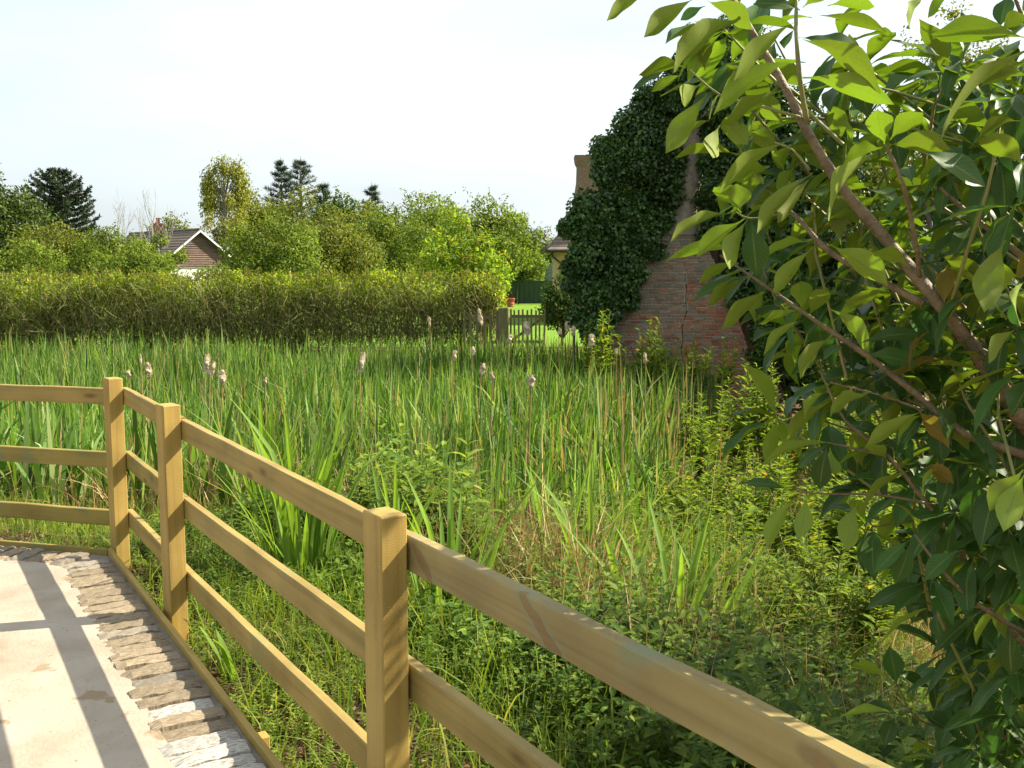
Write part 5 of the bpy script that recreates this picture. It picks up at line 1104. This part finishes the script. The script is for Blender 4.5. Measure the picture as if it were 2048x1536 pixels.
# leaves one by one: base, tip, width in photo pixels, depth, side seen
for row in [
 (1290,-8,1208,28,30,2.0,'u'),(1390,-4,1286,64,38,2.0,'u'),(1410,12,1363,34,24,2.1,'t'),(1485,34,1333,105,64,1.95,'u'),(1412,0,1515,48,48,2.0,'u'),(1587,45,1455,140,52,1.85,'u'),(1590,118,1420,196,60,1.85,'u'),
 (1568,178,1437,245,50,1.95,'u'),(1415,187,1330,295,42,2.0,'u'),(1373,135,1278,118,44,2.05,'u'),(1345,135,1268,165,22,2.1,'t'),(1365,148,1310,175,20,2.1,'u'),(1400,168,1352,208,42,2.1,'u'),(1440,250,1406,320,36,2.1,'u'),(1445,240,1494,277,38,2.15,'u'),
 (1440,262,1416,302,24,2.2,'u'),(1425,238,1362,268,24,2.15,'u'),(1410,140,1402,70,42,2.2,'u'),(1570,285,1424,347,42,1.95,'u'),(1540,335,1462,345,62,2.1,'u'),(1625,345,1500,447,36,1.9,'u'),(1625,352,1545,442,32,1.95,'u'),(1762,300,1608,402,52,1.75,'u'),
 (1597,75,1712,92,46,1.9,'t'),(1605,78,1768,128,54,1.85,'u'),(1605,155,1776,168,48,1.88,'u'),(1700,110,1737,218,46,1.95,'t'),(1640,30,1762,44,28,2.0,'u'),(1592,40,1580,100,46,2.1,'u'),(1655,12,1752,-8,34,2.0,'u'),(1600,20,1530,-10,30,2.05,'t'),(1605,15,1660,-25,30,2.0,'u'),
 (1570,250,1520,200,44,2.2,'u'),(1545,210,1500,160,46,2.25,'u'),(1620,260,1640,330,42,2.2,'u'),(1650,200,1690,260,40,2.15,'u'),(1560,310,1510,260,36,2.2,'u'),(1590,330,1550,390,46,2.2,'u'),(1610,180,1560,130,40,2.2,'u'),
 (1470,422,1335,455,28,2.0,'u'),(1490,438,1395,500,42,1.95,'u'),(1495,440,1433,530,42,1.9,'u'),(1502,437,1512,537,48,1.88,'t'),(1482,425,1430,360,42,2.05,'u'),(1480,420,1484,372,42,2.0,'u'),(1478,498,1345,485,30,2.05,'u'),(1476,525,1398,552,28,2.05,'u'),(1490,550,1400,580,26,2.0,'t'),
 (1492,555,1412,606,42,2.0,'u'),(1540,580,1438,642,42,1.95,'u'),(1530,575,1500,640,36,2.05,'u'),(1625,495,1545,582,38,1.9,'u'),(1625,480,1524,496,32,2.0,'u'),(1660,490,1772,548,54,1.85,'u'),(1682,490,1668,400,40,2.0,'u'),(1600,620,1513,642,30,1.95,'u'),(1605,637,1521,692,28,1.95,'u'),
 (1580,610,1478,632,20,2.0,'t'),(1618,632,1652,572,38,2.0,'u'),(1605,620,1598,560,38,2.05,'u'),(1665,645,1742,575,36,1.95,'u'),(1660,618,1752,672,44,1.95,'u'),(1720,687,1822,648,32,1.9,'t'),(1665,670,1588,737,40,1.9,'u'),(1585,710,1523,716,28,2.0,'u'),(1640,727,1670,688,24,2.0,'t'),
 (1822,540,1753,478,34,1.8,'u'),(1845,737,1765,698,38,1.85,'t'),(1740,785,1648,817,42,1.85,'u'),(1655,780,1588,828,32,1.9,'u'),(1655,805,1563,852,36,1.9,'u'),(1845,820,1738,884,36,1.8,'u'),(1850,825,1768,874,32,1.85,'u'),(1865,810,1922,862,52,1.8,'t'),
 (1670,885,1516,894,22,1.95,'u'),(1660,890,1588,922,26,1.95,'t'),(1655,890,1634,972,38,1.9,'t'),(1660,895,1662,952,32,1.95,'u'),(1775,920,1733,883,38,1.9,'u'),(1825,940,1698,987,36,1.85,'u'),(1885,925,1813,978,32,1.8,'u'),(1580,980,1498,955,26,1.9,'t'),
 (1590,995,1528,1078,36,1.9,'u'),(1610,995,1612,1068,34,1.9,'u'),(1715,1005,1678,1092,42,1.85,'u'),(1835,1065,1820,998,30,1.85,'t'),(2047,940,1984,1012,48,1.6,'u'),(2050,948,2000,1042,50,1.6,'u'),(1920,1100,1848,1142,38,1.75,'t'),(1820,1080,1758,1127,28,1.8,'t'),(1822,1085,1800,1162,36,1.8,'t'),
 (1793,1372,1785,1303,38,2.3,'t'),(1780,1357,1703,1322,28,2.3,'u'),(1865,1380,1813,1345,26,2.3,'t'),(1872,1370,1892,1323,24,2.3,'t'),(1875,1390,1932,1350,30,2.3,'u'),(1800,1430,1738,1403,28,2.2,'t'),(1805,1432,1688,1408,24,2.2,'u'),(1790,1432,1768,1478,30,2.2,'t'),
 (1870,1210,1780,1193,24,2.0,'t'),(1865,1212,1753,1262,28,2.0,'u'),(1880,1215,1860,1252,34,2.0,'u'),(1880,1220,1896,1254,42,2.0,'t'),(1965,1220,1878,1282,26,1.9,'t'),(2022,1255,2014,1342,48,1.8,'t'),
 (1838,300,1975,350,64,1.65,'t'),(1765,295,1690,305,46,1.8,'u'),(1770,290,1745,222,48,1.8,'u'),(1775,290,1892,282,50,1.75,'u'),(1780,280,1830,215,40,1.8,'u'),
 (2060,75,1862,60,58,1.75,'u'),(2070,95,1838,205,60,1.65,'u'),(2060,120,1900,180,54,1.7,'u'),(1848,-10,1800,52,42,1.9,'u'),(1900,-12,1850,20,30,1.95,'u'),(2060,30,2010,50,40,1.75,'u'),(2020,-10,2000,20,34,1.8,'t'),(2060,150,1965,140,40,1.7,'u'),
 (2040,240,1930,250,52,1.7,'u'),(1990,260,1900,215,46,1.8,'u'),(2050,330,1985,260,52,1.65,'u'),(2010,480,1952,600,56,1.6,'u'),(1985,610,2010,520,44,1.7,'u'),(2050,560,2000,640,50,1.6,'u'),(2030,660,1960,705,48,1.6,'u')]: leaf_px(*row)
for row in [(1835,820,1887,868,38,1.82),(1840,932,1904,952,42,1.8),(1596,985,1606,1014,30,1.88),(1930,640,1895,560,26,1.9),(1860,660,1795,715,22,1.85),(2040,500,2052,560,30,1.7)]: leaf_px(*row, side='u', yellow=True)

# branches
def branch(pts, r, mat='shrub_bark', n=8):
    P = [Vector(tuple(W(x, y, D) - SO)) for x, y, D in pts]; q = []
    for i in range(len(P) - 1):                        # smooth the run
        p0, p1, p2, p3 = P[max(i - 1, 0)], P[i], P[i + 1], P[min(i + 2, len(P) - 1)]
        for s in (0, .33, .66): q.append(.5 * ((2 * p1) + (p2 - p0) * s + (2 * p0 - 5 * p1 + 4 * p2 - p3) * s * s + (3 * p1 - p0 - 3 * p2 + p3) * s ** 3))
    q.append(P[-1]); R = [.70 * (r[0] + (r[1] - r[0]) * i / (len(q) - 1)) for i in range(len(q))]; R = [v * (1 + .07 * math.sin(i * 2.1)) for i, v in enumerate(R)]
    m = MB(); m.tube(q, R, n); m.build('branch', M[mat], shrub, True)
branch([(2290,1230,1.95),(2160,1010,1.85),(2048,850,1.8),(1950,700,1.8),(1860,585,1.82),(1760,465,1.88),(1680,370,1.92),(1610,255,1.95),(1565,165,2.0),(1490,40,2.05),(1450,-30,2.1)], (.024, .0075))
branch([(1848,608,1.82),(1760,560,1.87),(1660,505,1.92),(1600,440,1.97),(1570,415,2.0)], (.010, .005))
branch([(2300,1000,1.8),(2048,910,1.78),(1930,868,1.82),(1835,790,1.86),(1740,715,1.9),(1665,665,1.93),(1600,620,1.96),(1540,578,2.0),(1440,510,2.05)], (.013, .003))
branch([(2200,640,1.7),(2048,515,1.72),(1930,420,1.78),(1880,375,1.8)], (.010, .004))
branch([(1838,560,1.83),(1835,510,1.8),(1815,400,1.78),(1795,340,1.77),(1770,288,1.78)], (.007, .004))
branch([(1900,620,1.8),(1935,500,1.74),(1975,380,1.7),(2000,250,1.7)], (.006, .003), 'shrub_twig')
branch([(1615,250,1.95),(1600,160,1.93),(1592,60,1.93),(1594,-10,1.95)], (.008, .004), 'shrub_twig')
branch([(1600,235,1.95),(1520,212,2.0),(1440,190,2.05),(1380,140,2.08)], (.005, .0025), 'shrub_twig')
branch([(2200,1330,1.9),(2048,1265,1.85),(1920,1180,1.8),(1830,1070,1.82)], (.009, .003)); branch([(2300,1420,1.9),(2060,1300,1.9),(1960,1160,1.87),(1870,1030,1.87),(1780,915,1.9),(1690,840,1.92),(1640,740,1.96)], (.010, .003))
branch([(1870,1010,1.85),(1760,990,1.87),(1660,988,1.9),(1600,985,1.9)], (.004, .002)); branch([(1845,820,1.84),(1760,790,1.88),(1660,765,1.95)], (.004, .002))
branch([(1780,915,1.9),(1700,895,1.92),(1655,885,1.94)], (.004, .002)); branch([(2250,1500,2.3),(2050,1480,2.3),(1900,1460,2.3),(1868,1370,2.3)], (.006, .002)); branch([(1900,1460,2.3),(1830,1435,2.25),(1795,1370,2.3)], (.004, .002))
branch([(2250,1180,2.0),(2050,1220,2.0),(1960,1215,2.0),(1870,1205,2.02)], (.006, .002))
branch([(1560,430,1.98),(1500,437,1.95),(1470,422,2.0)], (.004, .002), 'shrub_twig'); branch([(1620,340,1.93),(1585,300,1.95),(1550,285,2.0)], (.004, .002), 'shrub_twig')
branch([(2200,260,1.75),(2090,110,1.75),(2040,20,1.78),(2020,-40,1.8)], (.008, .004)); branch([(2240,520,1.75),(2180,380,1.75),(2060,330,1.75)], (.008, .003))
# trunk at the base, out of the frame
tb = W(2290, 1230, 1.95); m = MB(); m.tube([(0, 0, -.15), ((tb[0] - SO[0]) * .5, (tb[1] - SO[1]) * .5, (tb[2] - SO[2]) * .55), tuple(tb - SO)], [.05, .035, .025], 9)
for e in ((2300, 1000, 1.8), (2200, 640, 1.7), (2300, 1420, 1.9), (2250, 1180, 2.0), (2240, 520, 1.75), (2250, 1500, 2.3), (2200, 260, 1.75)):
    t = W(*e) - SO; m.tube([(0, 0, .05), tuple(t * [.6, .6, .45]), tuple(t)], [.022, .016, .010], 7, cap=False)
m.build('trunk', M['shrub_bark'], shrub, True)
# leaf whorls filling the body of the shrub
TW = MB()
def whorl(px, py, D, n, size, out=None):
    c = W(px, py, D); a = np.array(out) if out is not None else norm(np.array([rl.uniform(-1, .1), rl.uniform(-.5, .5), rl.uniform(-.1, .9)])); a = a / np.linalg.norm(a)
    TW.tube([c - SO - a * rl.uniform(.2, .34) - np.array([-.06, 0, .04]), c - SO - a * .1, c - SO], [.0042, .003, .002], 4, cap=False)
    e1 = norm(np.cross(a, UPV + [.01, .02, 0])); e2 = np.cross(a, e1); ph = rl.uniform(0, 6)
    for k in range(n):
        az = ph + k * 2.4; tilt = rl.uniform(.9, 1.45); d = a * math.cos(tilt) + (e1 * math.cos(az) + e2 * math.sin(az)) * math.sin(tilt) + np.array([0, 0, -.28]); d = d / np.linalg.norm(d); s = size * rl.uniform(.75, 1.2)
        b = c + a * rl.uniform(-.03, .01); nr = a * .35 + UPV * 1.1 + np.array([rl.uniform(-.35, .35), rl.uniform(-.35, .35), 0])
        put_leaf(b, b + d * s, s * rl.uniform(.30, .37), nr, rl.randrange(14), rl.random() < .012)
for (px, py, D) in [(1900,500,1.85),(1960,570,1.8),(2010,640,1.75),(1900,700,1.9),(1985,730,1.8),(1880,800,1.9),(1990,850,1.85),(1935,930,1.85),(2015,1050,1.8),(1810,430,1.95),(1840,380,1.9),(1720,440,2.05),(1800,600,2.0),(1700,590,2.1),(1950,420,1.8),(1930,330,1.85),(2010,300,1.75),
    (1900,1020,1.85),(1950,1110,1.85),(1870,1150,1.9),(1990,1190,1.85),(2030,1120,1.8),(2040,1330,1.9),(1960,1340,2.0),(2010,1430,2.05),(1950,1490,2.1),(1880,1500,2.2),(2040,1500,2.0),(1770,640,2.05),(1790,780,2.0),(1780,870,2.0),(1840,960,1.95),(2000,950,1.75),
    (2040,720,1.7),(2045,420,1.65),(1700,330,2.15),(1660,280,2.2),(1730,380,2.1),(1880,600,1.95),(1960,660,1.9),(1930,780,1.95),(1820,710,2.0),(1990,180,1.85),(1920,120,1.95),(2030,200,1.75),(1740,1060,2.0),(1900,880,1.9),(1560,340,2.2),(1640,420,2.1),(1690,160,2.2)]:
    whorl(px + rl.uniform(-12, 12), py + rl.uniform(-12, 12), D, rl.randint(6, 8), .118)
NVIS = len(LEAVES)
for (px, py) in [(1540,60),(1500,110),(1460,160),(1530,240),(1480,300),(1580,360),(1530,400),(1640,220),(1680,90),(1730,130),(1640,480),(1560,470),(1620,560),(1690,680),(1580,660),(1520,520),(1760,200),(1690,250),(1450,60),(1740,740),(1660,760),(1640,840),(1720,860),(1720,960),(1790,1000),(1850,1080)]: whorl(px, py, rl.uniform(2.15, 2.5), 6, .15)
for k in range(190):                                   # deeper layer
    py = rl.uniform(120, 1500); px = 2085 - abs(rl.gauss(0, 170 if py < 850 else 95))
    whorl(px, py, rl.uniform(2.1, 3.0), 6, .15)
for k in range(200):                                   # the rest of the bush beyond the frame
    whorl(rl.uniform(2080, 3200), rl.uniform(-700, 1400), rl.uniform(1.7, 3.2), 6, .125)
for k in range(200): whorl(rl.uniform(2100, 2350), rl.uniform(450, 1250), rl.uniform(2.6, 5.5), 6, .2)  # extra whorls out of view, here and below, added to shade the lower-right ground
for k in range(230): whorl(rl.uniform(2110, 2550), rl.uniform(300, 1120), rl.uniform(3.4, 6.8), 6, .2)
for k in range(160): whorl(rl.uniform(2150, 3100), rl.uniform(150, 1250), rl.uniform(3.2, 6.8), 6, .17)
tag(TW.build('twigs', M['shrub_twig'], shrub, True), kind='stuff')
print('shrub leaves', len(LEAVES), NVIS)
VV, FF, UU = [], [], []; o0 = 0
for i, (R, b, v, yl) in enumerate(LEAVES):
    if i < 300:
        Mx = Matrix([[R[0][0], R[0][1], R[0][2], b[0]], [R[1][0], R[1][1], R[1][2], b[1]], [R[2][0], R[2][1], R[2][2], b[2]], [0, 0, 0, 1]])
        o = link('leaf', (LFY[v % 2] if yl else LF[v])[0], shrub); o.matrix_local = Mx
        if yl: o['label'] = 'yellowed leaf of the shrub'
    else:
        _, V0, F0, U0 = LF[v]; VV.append(V0 @ R.T + b); FF.append(F0 + o0); UU.append(U0); o0 += len(V0)
tag(link('foliage', np_mesh('foliage', np.concatenate(VV), np.concatenate(FF), M['sleaf'], True, np.concatenate(UU)), shrub), kind='stuff')
print('faces', sum(len(o.data.polygons) for o in SC.objects if o.type == 'MESH'))
